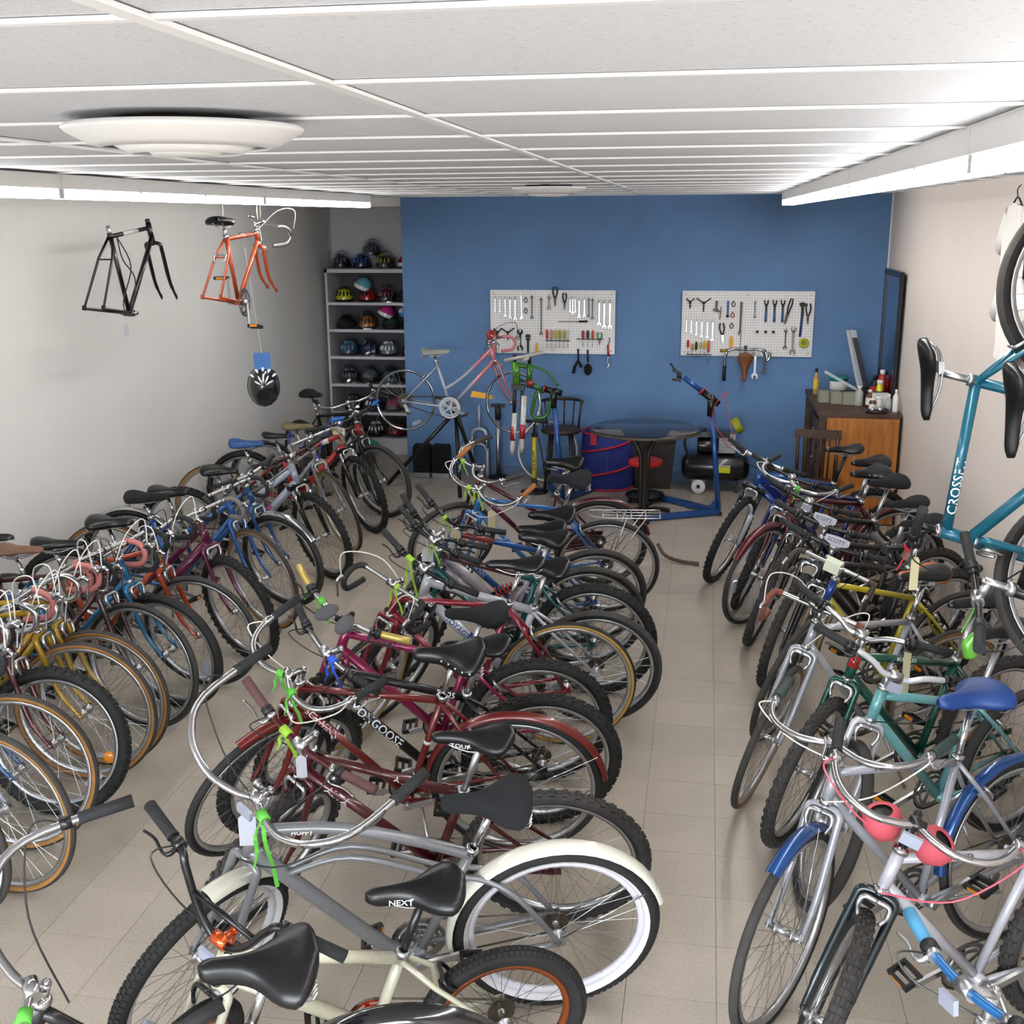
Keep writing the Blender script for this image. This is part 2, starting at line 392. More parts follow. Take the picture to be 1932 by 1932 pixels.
# ================================================================== BICYCLES
YV = V((0, 1, 0)); ZV = V((0, 0, 1)); XV = V((1, 0, 0))
def geom(R=.335, wb=1.05, bbz=.28, cs=.44, HA=71, SA=72.5, rake=.045, fl=None, hl=.13, sup=.07, reach=.07, sl=.46, sh=.68, bar='flat', bw=.29):
    if fl is None: fl = R + .07
    a = V((-math.cos(R_(HA)), 0, math.sin(R_(HA)))); n = V((math.sin(R_(HA)), 0, math.cos(R_(HA)))); s = V((-math.cos(R_(SA)), 0, math.sin(R_(SA))))
    g = dict(a=a, n=n, s=s, R=R, RH=V((0, 0, R)), FH=V((wb, 0, R)), bar=bar, bw=bw, sl=sl, sh=sh, sup=sup, reach=reach)
    g['BB'] = V((math.sqrt(cs * cs - (R - bbz) ** 2), 0, bbz)); g['A0'] = g['FH'] - n * rake
    g['CR'] = g['A0'] + a * fl; g['HB'] = g['CR'] + a * .015; g['HT'] = g['HB'] + a * hl
    g['BC'] = g['HT'] + a * sup + n * reach; g['ST'] = g['BB'] + s * sl; g['SP'] = g['BB'] + s * sh
    return g

WC = {}
def wheel_meshes(R, tw, tread, tread_m, side_m, rim_m, spk_m):
    k = (R, tw, tread, tread_m.name, side_m.name, rim_m.name, spk_m.name)
    if k in WC: return WC[k]
    MY = MX.Rotation(R_(90), 4, 'X')
    rr = R - tw + .004
    rim = MB().lathe([(rr, .011), (rr - .004, .013), (rr - .018, .009), (rr - .020, 0), (rr - .018, -.009), (rr - .004, -.013), (rr, -.011), (rr - .006, 0)], 48, MY, closed=True)
    sp = MB(); N = 32
    for i in range(N):
        a = 2 * math.pi * i / N; sd = 1 if i % 2 else -1; b = a + (.62 if (i // 2) % 2 else -.62)
        p = MY @ V((.020 * math.cos(b), .020 * math.sin(b), sd * .028)); q = MY @ V(((rr - .016) * math.cos(a), (rr - .016) * math.sin(a), sd * .003))
        sp.tube([p, q], .00095, 3, cap=False)
    hub = MB().lathe([(0, -.066), (.006, -.066), (.006, -.05), (.012, -.045), (.012, -.034), (.024, -.031), (.024, -.026), (.012, -.022), (.012, .022), (.024, .026), (.024, .031), (.012, .034), (.012, .045), (.006, .05), (.006, .066), (0, .066)], 12, MY)
    ty = None
    if tw > .012:
        ty = MB(); prof = []; r = tw / 2
        for j in range(12):
            an = 2 * math.pi * j / 12 + math.pi / 12
            prof.append((R - r + r * math.cos(an), r * math.sin(an) * .98))
        # tread facing out, sidewalls either side
        n = 56; vs = []
        for i in range(n):
            a = 2 * math.pi * i / n
            for q in prof: vs.append(MY @ V((q[0] * math.cos(a), q[0] * math.sin(a), q[1])))
        ft, fs_ = [], []
        for i in range(n):
            for j in range(12):
                l = (j + 1) % 12; f = (i * 12 + j, ((i + 1) % n) * 12 + j, ((i + 1) % n) * 12 + l, i * 12 + l)
                (ft if (j in (0, 1, 9, 10, 11) or ((tread == 'knob' or side_m.name == 'whitewall') and j in (2, 8))) else fs_).append(f)
        ty.add(vs, ft, 0); ty.add(vs, fs_, 1)
        if tread == 'knob':
            K = 46
            for i in range(K):
                for row, (off, wd) in enumerate(((-.42, .010), (0.0, .012), (.42, .010), (-.86, .009), (.86, .009))):
                    a = 2 * math.pi * (i + (.5 if row in (1,) else 0)) / K
                    ra = R - r + r * math.cos(off) + .0005; z = r * math.sin(off)
                    Mk = MY @ MX.Rotation(a, 4, 'Z') @ MX.Translation((ra, 0, z)) @ MX.Rotation(-off, 4, 'Y')
                    vs = [Mk @ V((x, y, zz)) for x in (-.003, .0045) for y in (-.0085, .0085) for zz in (-wd / 2, wd / 2)]
                    ty.add(vs, [(4, 6, 7, 5), (0, 4, 5, 1), (2, 3, 7, 6), (0, 2, 6, 4), (1, 5, 7, 3)], 0, False)
        elif tread == 'block':
            K = 90
            for i in range(K):
                for off in (-.55, 0., .55):
                    a = 2 * math.pi * (i + (.5 if off == 0 else 0)) / K; ra = R - r + r * math.cos(off); z = r * math.sin(off)
                    Mk = MY @ MX.Rotation(a, 4, 'Z') @ MX.Translation((ra, 0, z)) @ MX.Rotation(-off, 4, 'Y')
                    vs = [Mk @ V((x, y, zz)) for x in (-.002, .0018) for y in (-.0075, .0075) for zz in (-.007, .007)]
                    ty.add(vs, [(4, 6, 7, 5), (0, 4, 5, 1), (2, 3, 7, 6), (0, 2, 6, 4), (1, 5, 7, 3)], 0, False)
        ty = ty.mesh('tyre', [tread_m, side_m])
    WC[k] = (rim.mesh('wheel', rim_m), ty, sp.mesh('spokes', spk_m), hub.mesh('hub', ALLOY))
    return WC[k]

SMALL = {}
def cached(key, fn):
    if key not in SMALL: SMALL[key] = fn()
    return SMALL[key]
MY = MX.Rotation(R_(90), 4, 'X')
def cog_mesh(r, m):
    mb = MB()
    for q, (rr, y) in enumerate(((r, -.020), (r * .8, -.026), (r * .62, -.032))):
        prof = []
        mb.lathe([(rr * .3, y - .0015), (rr, y - .0015), (rr, y + .0015), (rr * .3, y + .0015)], 24, MX.Rotation(R_(-90), 4, 'X'), closed=True, sm=False)
    return mb.mesh('sprocket', m)
def ring_mesh(r, m):
    mb = MB(); n = 40
    for rad, y in ((r, 0), (r * .78, .008)):
        pts_o = []; 
        for i in range(n * 2):
            a = math.pi * i / n; q = rad * (1.0 if i % 2 else .955); pts_o.append((q * math.cos(a), q * math.sin(a)))
        inner = [(rad * .8 * math.cos(math.pi * i / n), rad * .8 * math.sin(math.pi * i / n)) for i in range(n * 2)]
        vs = []; N = n * 2
        for z in (-.0015, .0015):
            for p in pts_o: vs.append(V((p[0], y + z, p[1])))
            for p in inner: vs.append(V((p[0], y + z, p[1])))
        fs = []
        for i in range(N):
            j = (i + 1) % N
            fs += [(i, j, N + j, N + i), (2 * N + i, 3 * N + i, 3 * N + j, 2 * N + j), (i, 2 * N + i, 2 * N + j, j), (N + i, N + j, 3 * N + j, 3 * N + i)]
        mb.add(vs, fs, 0, False)
    for k in range(5):
        a = 2 * math.pi * k / 5
        mb.bar((.0, 0, 0), (r * .82 * math.cos(a), 0, r * .82 * math.sin(a)), .004, .014)
    mb.lathe([(0, -.01), (.02, -.01), (.02, .01), (0, .01)], 12, MY)
    return mb.mesh('chainring', m)
def pedal_mesh(m):
    mb = MB()
    mb.box((.03, .045, 0), (.012, .085, .022)).box((-.03, .045, 0), (.012, .085, .022)).box((0, .006, 0), (.07, .010, .020)).box((0, .084, 0), (.07, .010, .020))
    mb.tube([(0, 0, 0), (0, .09, 0)], .007, 8)
    mb.box((.037, .045, 0), (.003, .05, .014), mi=1).box((-.037, .045, 0), (.003, .05, .014), mi=1)
    return mb.mesh('pedal', [m, REFO])
SADT = dict(slim=(.28, .078, .021, .045), wide=(.275, .105, .023, .058), cruiser=(.275, .124, .028, .062))
def saddle_mesh(kind, m):
    L, W, wn_, dep = SADT[kind]; mb = MB(); ns = 22; np_ = 13; vs = []
    for i in range(ns):
        t = .5 - .5 * math.cos(math.pi * i / (ns - 1)); x = -.11 + L * t
        w = wn_ + (W - wn_) / (1 + math.exp((t - .42) * 12))
        if t < .20: w *= math.sqrt(max(.02, 1 - ((.20 - t) / .20) ** 2))
        if t > .90: w *= math.sqrt(max(.02, 1 - ((t - .90) / .10) ** 2))
        zt = .010 + (.016 * max(0, 1 - t * 2.6)) - .010 * max(0, (t - .85) / .15) ** 2 - (.010 * (1 - t / .1) ** 2 if t < .1 else 0)
        dd = dep * (.72 + .28 * (1 - t)) * (.55 + .45 * min(1, t / .16)) * (.6 + .4 * min(1, (1 - t) / .12))
        for k in range(np_):
            ph = R_(-108 + 216 * k / (np_ - 1)); z = zt - dd * (1 - math.cos(ph)) / 1.31
            if kind != 'slim' and abs(ph) < .3 and .15 < t < .62: z -= .005 * (1 - abs(ph) / .3)
            vs.append((x, -w * math.sin(ph), z))
    fs = []
    for i in range(ns - 1):
        for k in range(np_ - 1): fs.append((i * np_ + k, i * np_ + k + 1, (i + 1) * np_ + k + 1, (i + 1) * np_ + k))
        fs.append((i * np_ + np_ - 1, i * np_, (i + 1) * np_, (i + 1) * np_ + np_ - 1))
    fs.append(tuple(range(np_))); fs.append(tuple((ns - 1) * np_ + k for k in range(np_))[::-1])
    mb.add(vs, fs); return mb.mesh('saddle', m)
def rail_mesh(m, springs):
    mb = MB()
    for s in (-1, 1): mb.tube(smooth_path([(-.09, s * .035, -.025), (-.05, s * .022, -.05), (.05, s * .022, -.052), (.14, s * .008, -.02)], 3), .0038, 6)
    mb.box((-.01, 0, -.052), (.04, .05, .018))
    if springs:
        for s in (-1, 1):
            mb.tube([(-.085 + .018 * math.cos(q * 1.05), s * .05 + .018 * math.sin(q * 1.05), -.075 + q * .0023) for q in range(25)], .003, 5)
    return mb.mesh('rails', m)

BAR = dict(
    flat=[(0, 0, 0), (0, .05, 0), (-.012, .16, .006), (-.04, 1.0, .02)],
    riser=[(0, 0, 0), (.004, .045, 0), (0, .10, .03), (-.012, .18, .048), (-.07, 1.0, .05)],
    cruiser=[(0, 0, 0), (.03, .06, .0), (.05, .16, .02), (.02, .26, .07), (-.08, .325, .105), (-.33, 1.0, .12)],
    north=[(0, 0, 0), (.03, .05, 0), (.045, .12, .0), (.02, .20, .008), (-.06, .25, .018), (-.24, 1.0, .03)],
    drop=[(0, 0, 0), (0, .12, 0), (.005, .185, 0), (.05, .203, -.003), (.095, .205, -.03), (.105, .205, -.075), (.07, .205, -.118), (-.04, .21, -.135)],
    bmx=[(0, 0, 0), (0, .035, 0), (-.004, .09, .06), (-.012, .145, .165), (-.03, .185, .195), (-.07, 1.1, .19)])
def bar_paths(g):
    pts_ = []
    for x, y, z in BAR[g['bar']]:
        if y >= 1: y = g['bw'] * y
        pts_.append(V((x, y, z)))
    half = smooth_path(pts_, 5)
    return half
def arc_shell(R, w, a0, a1, n=22, lip=.012):
    # fender: curved strip about the Y axis, angles from +X towards +Z
    vs = []; prof = [(-w / 2, -lip), (-w / 2 * .9, -.003), (-w / 4, .004), (0, .006), (w / 4, .004), (w / 2 * .9, -.003), (w / 2, -lip)]
    for th in (0, -.0015):
        for i in range(n + 1):
            a = R_(a0 + (a1 - a0) * i / n)
            for y, d in prof: vs.append(((R + d + th) * math.cos(a), y, (R + d + th) * math.sin(a)))
    L = len(prof); fs = []; o = (n + 1) * L
    for i in range(n):
        for k in range(L - 1):
            q = (i * L + k, i * L + k + 1, (i + 1) * L + k + 1, (i + 1) * L + k)
            fs.append(q[::-1]); fs.append(tuple(z + o for z in q))
    return MB().add(vs, fs)

def frame_mesh(g, kind, rt, rd, rs):
    mb = MB(); a, s = g['a'], g['s']; ST, HT, HB, BB, RH = g['ST'], g['HT'], g['HB'], g['BB'], g['RH']
    D = {k: RH + YV * (.064 * k) for k in (-1, 1)}
    mb.tube([HB - a * .004, HT + a * .004], rt + .004, 12)
    mb.tube([BB - YV * .036, BB + YV * .036], .021, 12)
    for k in (-1, 1): mb.bar(D[k] + V((-.02, 0, .006)), D[k] + V((.025, 0, 0)), .005, .03)
    if kind != 'cruiser':
        mb.tube([BB, ST], rs, 12); mb.tube([ST - s * .03, ST + s * .002], rs + .003, 12)
    if kind in ('diamond', 'slope', 'bmx'):
        mb.tube([ST - s * .018, HT - a * .028], rt, 12); mb.tube([BB, HB + a * .022], rd, 12)
    elif kind == 'step':
        mb.tube(smooth_path([BB + s * g['sl'] * .42, (BB + s * g['sl'] * .42).lerp(HT - a * .03, .4) - ZV * .03, HT - a * .03], 5), rt, 12); mb.tube([BB, HB + a * .012], rd, 12)
    elif kind == 'mixte':
        for k in (-1, 1): mb.tube([HT - a * .03 + YV * .012 * k, BB + s * g['sl'] * .5 + YV * .02 * k, D[k]], rt * .62, 8)
        mb.tube([BB, HB + a * .02], rd, 12)
    elif kind == 'low':      # straight step-through top tube low on the seat tube
        mb.tube([BB + s * g['sl'] * .55, HT - a * .03], rt, 12); mb.tube([BB, HB + a * .012], rd, 12)
    elif kind == 'fs':
        piv = BB + V((.03, 0, .10)); mb.tube([HT - a * .04, piv], rd, 12); mb.tube([HB + a * .02, BB], rd * .9, 12)
        mb.tube([piv, ST - s * .12], rt, 10)
        for k in (-1, 1):
            mb.tube([piv + YV * .03 * k, D[k]], .014, 8); mb.tube([BB + s * .26 + YV * .02 * k, D[k]], .010, 8)
        return mb
    elif kind == 'cruiser':
        mb.tube([BB, ST], rs, 12)
        p0 = HT - a * .03; p2 = ST - s * .02; mid = p0.lerp(p2, .5) + ZV * .045
        mb.tube(smooth_path([p0, p0.lerp(mid, .55) + ZV * .012, mid, mid.lerp(p2, .55) + ZV * .006, p2], 5), rt, 12)
        q0 = HB + a * .025; q3 = BB
        mb.tube(smooth_path([q0, q0.lerp(q3, .35) + V((.005, 0, -.03)), q0.lerp(q3, .68) + V((.0, 0, -.065)), q3 + V((.05, 0, -.012)), q3], 5), rd, 12)
        for k in (-1, 1):
            c0 = q0.lerp(q3, .20) + V((0, .012 * k, -.004))
            mb.tube(smooth_path([c0, c0.lerp(p2, .35) + V((0, .016 * k, .055)), p2 + V((.10, .022 * k, -.055)), p2 + V((-.04, .026 * k, -.085)), RH.lerp(p2, .5) + V((-.01, .055 * k, .02)), D[k]], 5), .0095, 8)
            mb.tube(smooth_path([BB + YV * .028 * k, BB.lerp(RH, .35) + V((0, .05 * k, -.01)), D[k]], 4), .0105, 8)
        return mb
    top = ST - s * .02 if kind != 'mixte' else BB + s * g['sl'] * .92
    for k in (-1, 1):
        mb.tube([top + YV * .014 * k, top.lerp(RH, .3) + YV * .046 * k, D[k]], [.0085, .0085, .007], 8)
        mb.tube([BB + YV * .026 * k, BB.lerp(RH, .35) + YV * .044 * k, D[k]], [.011, .010, .008], 8)
    mb.bar(top.lerp(RH, .32) + YV * .045, top.lerp(RH, .32) - YV * .045, .012, .010)
    return mb

def fork_parts(t, g, kind, col, S, col2=None):
    a, n, FH, CR, HB = g['a'], g['n'], g['FH'], g['CR'], g['HB']
    if kind == 'susp':
        mb = MB(); dirn = -a; off = .062; base = FH - n * .01
        for k in (-1, 1):
            top = CR + YV * off * k; bot = base + YV * off * k
            mb.tube([top.lerp(bot, .42), top.lerp(bot, .5), bot], [.0175, .0185, .015], 10); mb.bar(bot + n * .0, FH + YV * off * k, .012, .03)
        arch = smooth_path([CR.lerp(base, .45) + YV * off, CR.lerp(base, .30) + YV * off * .7 + n * .025, CR.lerp(base, .27) + n * .03, CR.lerp(base, .30) - YV * off * .7 + n * .025, CR.lerp(base, .45) - YV * off], 5)
        mb.tube(arch, .010, 8)
        f = mb.build('fork', col, t, S)
        mb = MB()
        for k in (-1, 1): mb.tube([CR + YV * off * k + a * .02, CR.lerp(base, .48) + YV * off * k], .0135, 10)
        mb.build('stanchion', CHROME if col2 is None else col2, f)
        MB().bar(CR + YV * .085, CR - YV * .085, .045, .03).tube([CR, HB], .017, 10).build('fork_crown', BLACKM, f)
        return f
    mb = MB()
    for k in (-1, 1):
        sh = CR + YV * .030 * k + a * .004
        p = [CR + a * .002 + YV * .006 * k, sh - a * .012 + YV * .018 * k, CR - a * .06 + YV * .053 * k, CR.lerp(g['A0'], .62) + YV * .055 * k, FH.lerp(CR, .16) + YV * .056 * k - n * .018, FH + YV * .056 * k]
        mb.tube(smooth_path(p, 4), [.0135] * 12 + [.012] * 4 + [.009] * 5, 10)
        mb.bar(FH + YV * .056 * k + a * .02, FH + YV * .056 * k - a * .012, .005, .022)
    mb.tube([CR - a * .012, HB], .017, 10)
    return mb.build('fork', col, t, S)

def bike(sp):
    g = geom(**sp.get('g', {})); st = sp.get('st', 0)
    if 'M' in sp: M = sp['M']
    else:
        x, y, h, ln, st = sp['pose']
        M = T(x, y, 0, h) @ MX.Rotation(R_(ln), 4, 'X')
    t = thing(sp.get('name', 'bicycle'), sp['label'], 'bicycle', M)
    S = MX.Translation(g['A0']) @ MX.Rotation(R_(st), 4, g['a']) @ MX.Translation(-g['A0'])
    R = g['R']; col = sp['col']; kind = sp.get('frame', 'diamond'); rt, rd, rs = sp.get('rad', (.0155, .0175, .0155))
    fr = frame_mesh(g, kind, rt, rd, rs).build('frame', col, t)
    HSM = sp.get('metal', ALLOY)
    a, n, s = g['a'], g['n'], g['s']
    for p in (g['HB'], g['HT']):
        hs = MB()
        Q = p.copy(); mb_M = MX.Translation(Q) @ a.to_track_quat('Z', 'Y').to_matrix().to_4x4()
        hs.lathe([(.014, -.010), (.023, -.008), (.024, .004), (.018, .012), (.012, .013)], 14, mb_M)
        hs.build('headset_cup', sp.get('headset', HSM), t)
    fk = fork_parts(t, g, sp.get('fork', 'rigid'), sp.get('forkcol', col), S, sp.get('stanch'))
    # wheels
    tread, tw, tm_, sm_ = sp.get('tyre', ('semi', .045, RUBBER, RUBBER))
    rim, ty, spk, hub = wheel_meshes(R, tw, tread, tm_, sm_, sp.get('rim', ALLOY), sp.get('spk', SPOKE))
    for nm, C0, SS in (() if sp.get('nowheels') else (('rear_wheel', g['RH'], MX()), ('front_wheel', g['FH'], S))):
        w = obj(nm, rim, t, SS @ MX.Translation(C0) @ MX.Rotation(random.uniform(0, 1.2), 4, 'Y'))
        if ty and not sp.get('bare'): obj('tyre', ty, w)
        obj('spokes', spk, w); obj('hub', hub, w)
        if nm == 'rear_wheel' and not sp.get('nocog'): obj('sprocket', cached(('cog', sp.get('cogr', .042)), lambda: cog_mesh(sp.get('cogr', .042), mat('sprocket_steel', '#5c554a', .45, .9, noise=.2))), w)
        rf = sp.get('wref')
        if rf:
            mb = MB(); 
            if rf == 'round': mb.lathe([(0, -.006), (.028, -.006), (.030, 0), (.028, .006), (0, .006)], 18, MX.Translation((R * .72, 0, 0)) @ MY); mb.build('reflector', REFO, w)
            else: mb.box((R * .70, 0, 0), (.035, .012, .085)); mb.build('reflector', REFW if rf == 'white' else REFO, w)
    # drivetrain
    if not sp.get('nocrank'):
        cy = -.045; ca = sp.get('crank', 20); cr_r = sp.get('ringr', .088)
        ck = obj('crankset', cached(('ring', cr_r, sp.get('ringm', STEEL).name), lambda: ring_mesh(cr_r, sp.get('ringm', STEEL))), t, MX.Translation(g['BB'] + YV * cy))
        pm = cached(('pedal', sp.get('pedm', BLACKP).name), lambda: pedal_mesh(sp.get('pedm', BLACKP)))
        for k, yy, an in ((-1, -.062, ca), (1, .062, ca + 180)):
            arm = MB(); e = V((.165 * math.cos(R_(an)), yy + .012 * k, -.165 * math.sin(R_(an)))); b0 = V((0, yy, 0))
            arm.bar(b0 - YV * cy, e - YV * cy, .012, .022); arm.tube([b0 - YV * cy - YV * .02 * k, b0 - YV * cy + YV * .008 * k], .015, 10)
            arm.build('crank_arm', sp.get('armm', ALLOY), ck)
            obj('pedal', pm, t, MX.Translation(g['BB'] + e) @ (MX.Rotation(R_(180), 4, 'Z') if k < 0 else MX()) @ MX.Rotation(R_(random.uniform(-25, 25)), 4, 'Y'))
        if not sp.get('nochain'):
            ch = MB(); B = g['BB'] + YV * (cy + .002); H = g['RH'] + YV * (-.026); rc = .04
            d = (B - H); d.y = 0; ang = math.atan2(d.z, d.x); loop = []
            for i in range(9):
                q = ang + math.pi / 2 - math.pi * i / 8; loop.append(B + V((cr_r * math.cos(q), 0, cr_r * math.sin(q))))
            for i in range(9):
                q = ang - math.pi / 2 - math.pi * i / 8; loop.append(H + V((rc * math.cos(q), 0, rc * math.sin(q))))
            ch.tube(loop, .0045, 4, closed=True); ch.build('chain', mat('chain_steel', '#4c463e', .5, .8, noise=.2, nscale=60), t)
        if not sp.get('single'):
            dr = MB().bar(g['RH'] + V((.0, -.05, -.03)), g['RH'] + V((.03, -.045, -.10)), .012, .03)
            dr.lathe([(0, -.005), (.022, -.005), (.022, .005), (0, .005)], 10, MX.Translation(g['RH'] + V((.015, -.032, -.06))) @ MY).lathe([(0, -.005), (.022, -.005), (.022, .005), (0, .005)], 10, MX.Translation(g['RH'] + V((.035, -.032, -.11))) @ MY)
            dr.build('rear_derailleur', STEEL, t)
    # seat
    if 'saddle' in sp:
        sk, sm = sp['saddle'][:2]
        post_top = g['SP'] + ZV * .0; MB().tube([g['ST'] - s * .03, post_top], .0125, 10).build('seat_post', sp.get('post', HSM), t)
        MB().lathe([(.0135, -.012), (.021, -.012), (.021, .010), (.0135, .010)], 12, MX.Translation(g['ST']) @ s.to_track_quat('Z', 'Y').to_matrix().to_4x4()).build('seat_clamp', HSM, t)
        Ms = MX.Translation(post_top + V((-.01, 0, .055))) @ MX.Rotation(R_(sp.get('stilt', 0)), 4, 'Y')
        so = obj('saddle', cached(('sad', sk, sm.name), lambda: saddle_mesh(sk, sm)), t, Ms)
        spr = sk == 'cruiser'; obj('rails', cached(('rail', spr), lambda: rail_mesh(ALLOY, spr)), so)
        if len(sp['saddle']) > 2 and sp['saddle'][2] == 'rivets':
            mb = MB()
            for sgn in (-1, 1):
                for q in range(5):
                    xr = -.06 + q * .028; tr_ = (xr + .11) / SADT[sk][0]; wr_ = SADT[sk][2] + (SADT[sk][1] - SADT[sk][2]) / (1 + math.exp((tr_ - .42) * 12))
                    mb.ball((xr, sgn * wr_ * .99, -.022), .0055, 8, 5, z0=-.95)
            mb.build('rivets', CHROME, so)
        if sp.get('sadtext'):
            mb = MB(); vs, fs = text_pts(sp['sadtext'], .026)
            sg = sp.get('side', 1)
            L_, W_, wn2, dep_ = SADT[sk]
            def flank(x):
                t_ = (x + .11) / L_; return (wn2 + (W_ - wn2) / (1 + math.exp((t_ - .42) * 12))) + .001
            for_x = (lambda x: .105 - x) if sg > 0 else (lambda x: .0 + x)
            mb.add([V((for_x(x), sg * flank(for_x(x)), -.034 + y + .010 * (for_x(x) < .04))) for x, y, z in vs], fs, 0, False)
            mb.build('lettering', plain('e8e8e8', .5), so)
    # stem + bars (steered)
    bar = g['bar']; BC = g['BC']; HT = g['HT']; tip = HT + a * g['sup']
    sm_m = sp.get('stem', HSM)
    stb = MB().tube([HT - a * .005, tip + a * .012], .0125, 10).tube([tip - a * .002, BC], .0135, 10).tube([BC - YV * .024, BC + YV * .024], .019, 12)
    stb.lathe([(0, .018), (.006, .018), (.008, .012)], 8, MX.Translation(tip) @ a.to_track_quat('Z', 'Y').to_matrix().to_4x4())
    stb.build('stem', sm_m, t, S)
    half = bar_paths(g); hb = MB()
    SB = S @ MX.Translation(BC) @ MX.Rotation(R_(sp.get('barrot', 0)), 4, 'Y')
    full = [V((q.x, -q.y, q.z)) for q in half[::-1]] + half[1:]
    taped = bar == 'drop'
    hb.tube(full, .0112, 10)
    if bar == 'bmx': hb.tube([half[12] * 1.0, V((half[12].x, -half[12].y, half[12].z))], .009, 8)
    ho = hb.build('handlebar', sp.get('barm', HSM if bar != 'flat' else BLACKM), t, SB)
    gm_ = sp.get('grip', GRIPK)
    # grip: last stretch of each half
    def stretch(frac_len):
        L = 0; out = [half[-1]]
        for i in range(len(half) - 2, -1, -1):
            L += (half[i] - half[i + 1]).length; out.append(half[i])
            if L > frac_len: break
        return out[::-1]
    gl = .34 if taped else .125
    gp = stretch(gl)
    if not taped:
        d = (gp[-1] - gp[0]).normalized(); gp = [gp[-1] - d * .125, gp[-1] - d * .115, gp[-1] - d * .06, gp[-1] + d * .006]
    for k in (1, -1):
        path = [V((q.x, q.y * k, q.z)) for q in gp]
        MB().tube(path, .0142 if taped else [.0175, .0160, .0162, .0172], 10).build('bar_tape' if taped else 'grip', gm_, ho)
    lv = sp.get('lever', BLACKM if bar in ('flat', 'riser', 'bmx') else CHROME)
    if lv:
        for k in ((1, -1) if bar != 'bmx' else (1, -1)):
            mb = MB()
            if bar == 'drop':
                b0 = V((.098, .205 * k, -.035)); mb.tube(smooth_path([b0, b0 + V((.03, 0, .025)), b0 + V((.055, 0, .01)), b0 + V((.05, 0, -.03)), b0 + V((.045, 0, -.085))], 4), [.013] * 5 + [.010] * 4 + [.006] * 8, 8, flat=.8)
            else:
                d = (gp[-1] - gp[0]).normalized(); fwd_ = V((1, 0, -.35)).normalized() if bar in ('flat', 'riser', 'bmx') else (V((0, .55, -.8)).normalized())
                b0 = gp[0] - d * .03; p = [b0, b0 + fwd_ * .03, b0 + fwd_ * .045 + d * .02, b0 + fwd_ * .040 + d * .07, b0 + fwd_ * .05 + d * .115]
                p = smooth_path([V((q.x, q.y * k, q.z)) for q in p], 4); mb.tube(p, [.009] * 7 + [.0055] * (len(p) - 7), 7, flat=.8)
                bb0 = V((b0.x, b0.y * k, b0.z)); dd = V((d.x, d.y * k, d.z)); mb.tube([bb0 - dd * .014, bb0 + dd * .014], .0175, 10)
            mb.build('brake_lever', lv, ho)
    if sp.get('shift', bar in ('flat', 'riser')):
        for k in (1, -1):
            d = (gp[-1] - gp[0]).normalized(); b0 = gp[0] - d * .002; b0 = V((b0.x, b0.y * k, b0.z)); dd = V((d.x, d.y * k, d.z))
            MB().tube([b0 - dd * .022, b0 + dd * .006], .0205, 12).ball(b0 - dd * .012 - ZV * .018, .014, 8, 6).build('shifter', BLACKP, ho)
    # cables from levers to the frame
    cm = sp.get('cable', CABLE)
    for k in (1, -1):
        d = (gp[-1] - gp[0]).normalized(); b0 = (gp[0] - d * .03) if not taped else V((.125, .205, -.005)); b0 = V((b0.x, b0.y * k, b0.z)); w0 = SB @ b0
        end = (S @ (g['CR'] + n * .035 + a * .02)) if k > 0 else (HT - a * .02 + V((-.06, -.012, -.01)))
        outw = SB.to_3x3() @ (V((.5, .1 * k, .05)) if not taped else V((-.1, .05 * k, .8)))
        mid1 = w0 + outw * .16; mid2 = w0.lerp(end, .55) + outw * .18 + V((0, .03 * k, .0))
        MB().tube(smooth_path([w0, mid1, mid2, end], 6), .0027, 5).build('brake_cable', cm, t)
    # brakes
    if sp.get('brk', True):
        bm = sp.get('brkm', ALLOY)
        c = g['CR'] - a * .012 + n * .028; rr = R - tw
        mb = MB()
        for k in (-1, 1): mb.tube(smooth_path([c, c + YV * .035 * k - a * .002, c + YV * .042 * k - a * .03, c + YV * .030 * k - a * .062], 4), [.008] * 9 + [.006] * 4, 7)
        mb.build('front_brake', bm, t, S)
        tp = g['ST'] - s * .02; c = tp.lerp(g['RH'], .30) + V((-.025, 0, .01)); dn = (g['RH'] - c).normalized()
        mb = MB()
        for k in (-1, 1): mb.tube(smooth_path([c, c + YV * .035 * k, c + YV * .042 * k + dn * .03, c + YV * .030 * k + dn * .055], 4), .0065, 7)
        mb.build('rear_brake', bm, t)
    # kickstand on the left
    if sp.get('kick', True) and 'M' not in sp:
        b0 = g['BB'] + V((-.05, .03, -.01)); ln = sp['pose'][3]
        if ln < -2:
            gy = .02; dz = b0.z; yy = b0.y + .14
            zz = yy * math.tan(R_(-ln)) if ln < 0 else 0
            MB().tube([b0, V((b0.x - .06, yy, zz + .006))], .0075, 8).build('kickstand', sp.get('kickm', ALLOY), t)
        else:
            MB().tube([b0, b0 + V((-.27, .03, -.03))], .0075, 8).build('kickstand', sp.get('kickm', ALLOY), t)
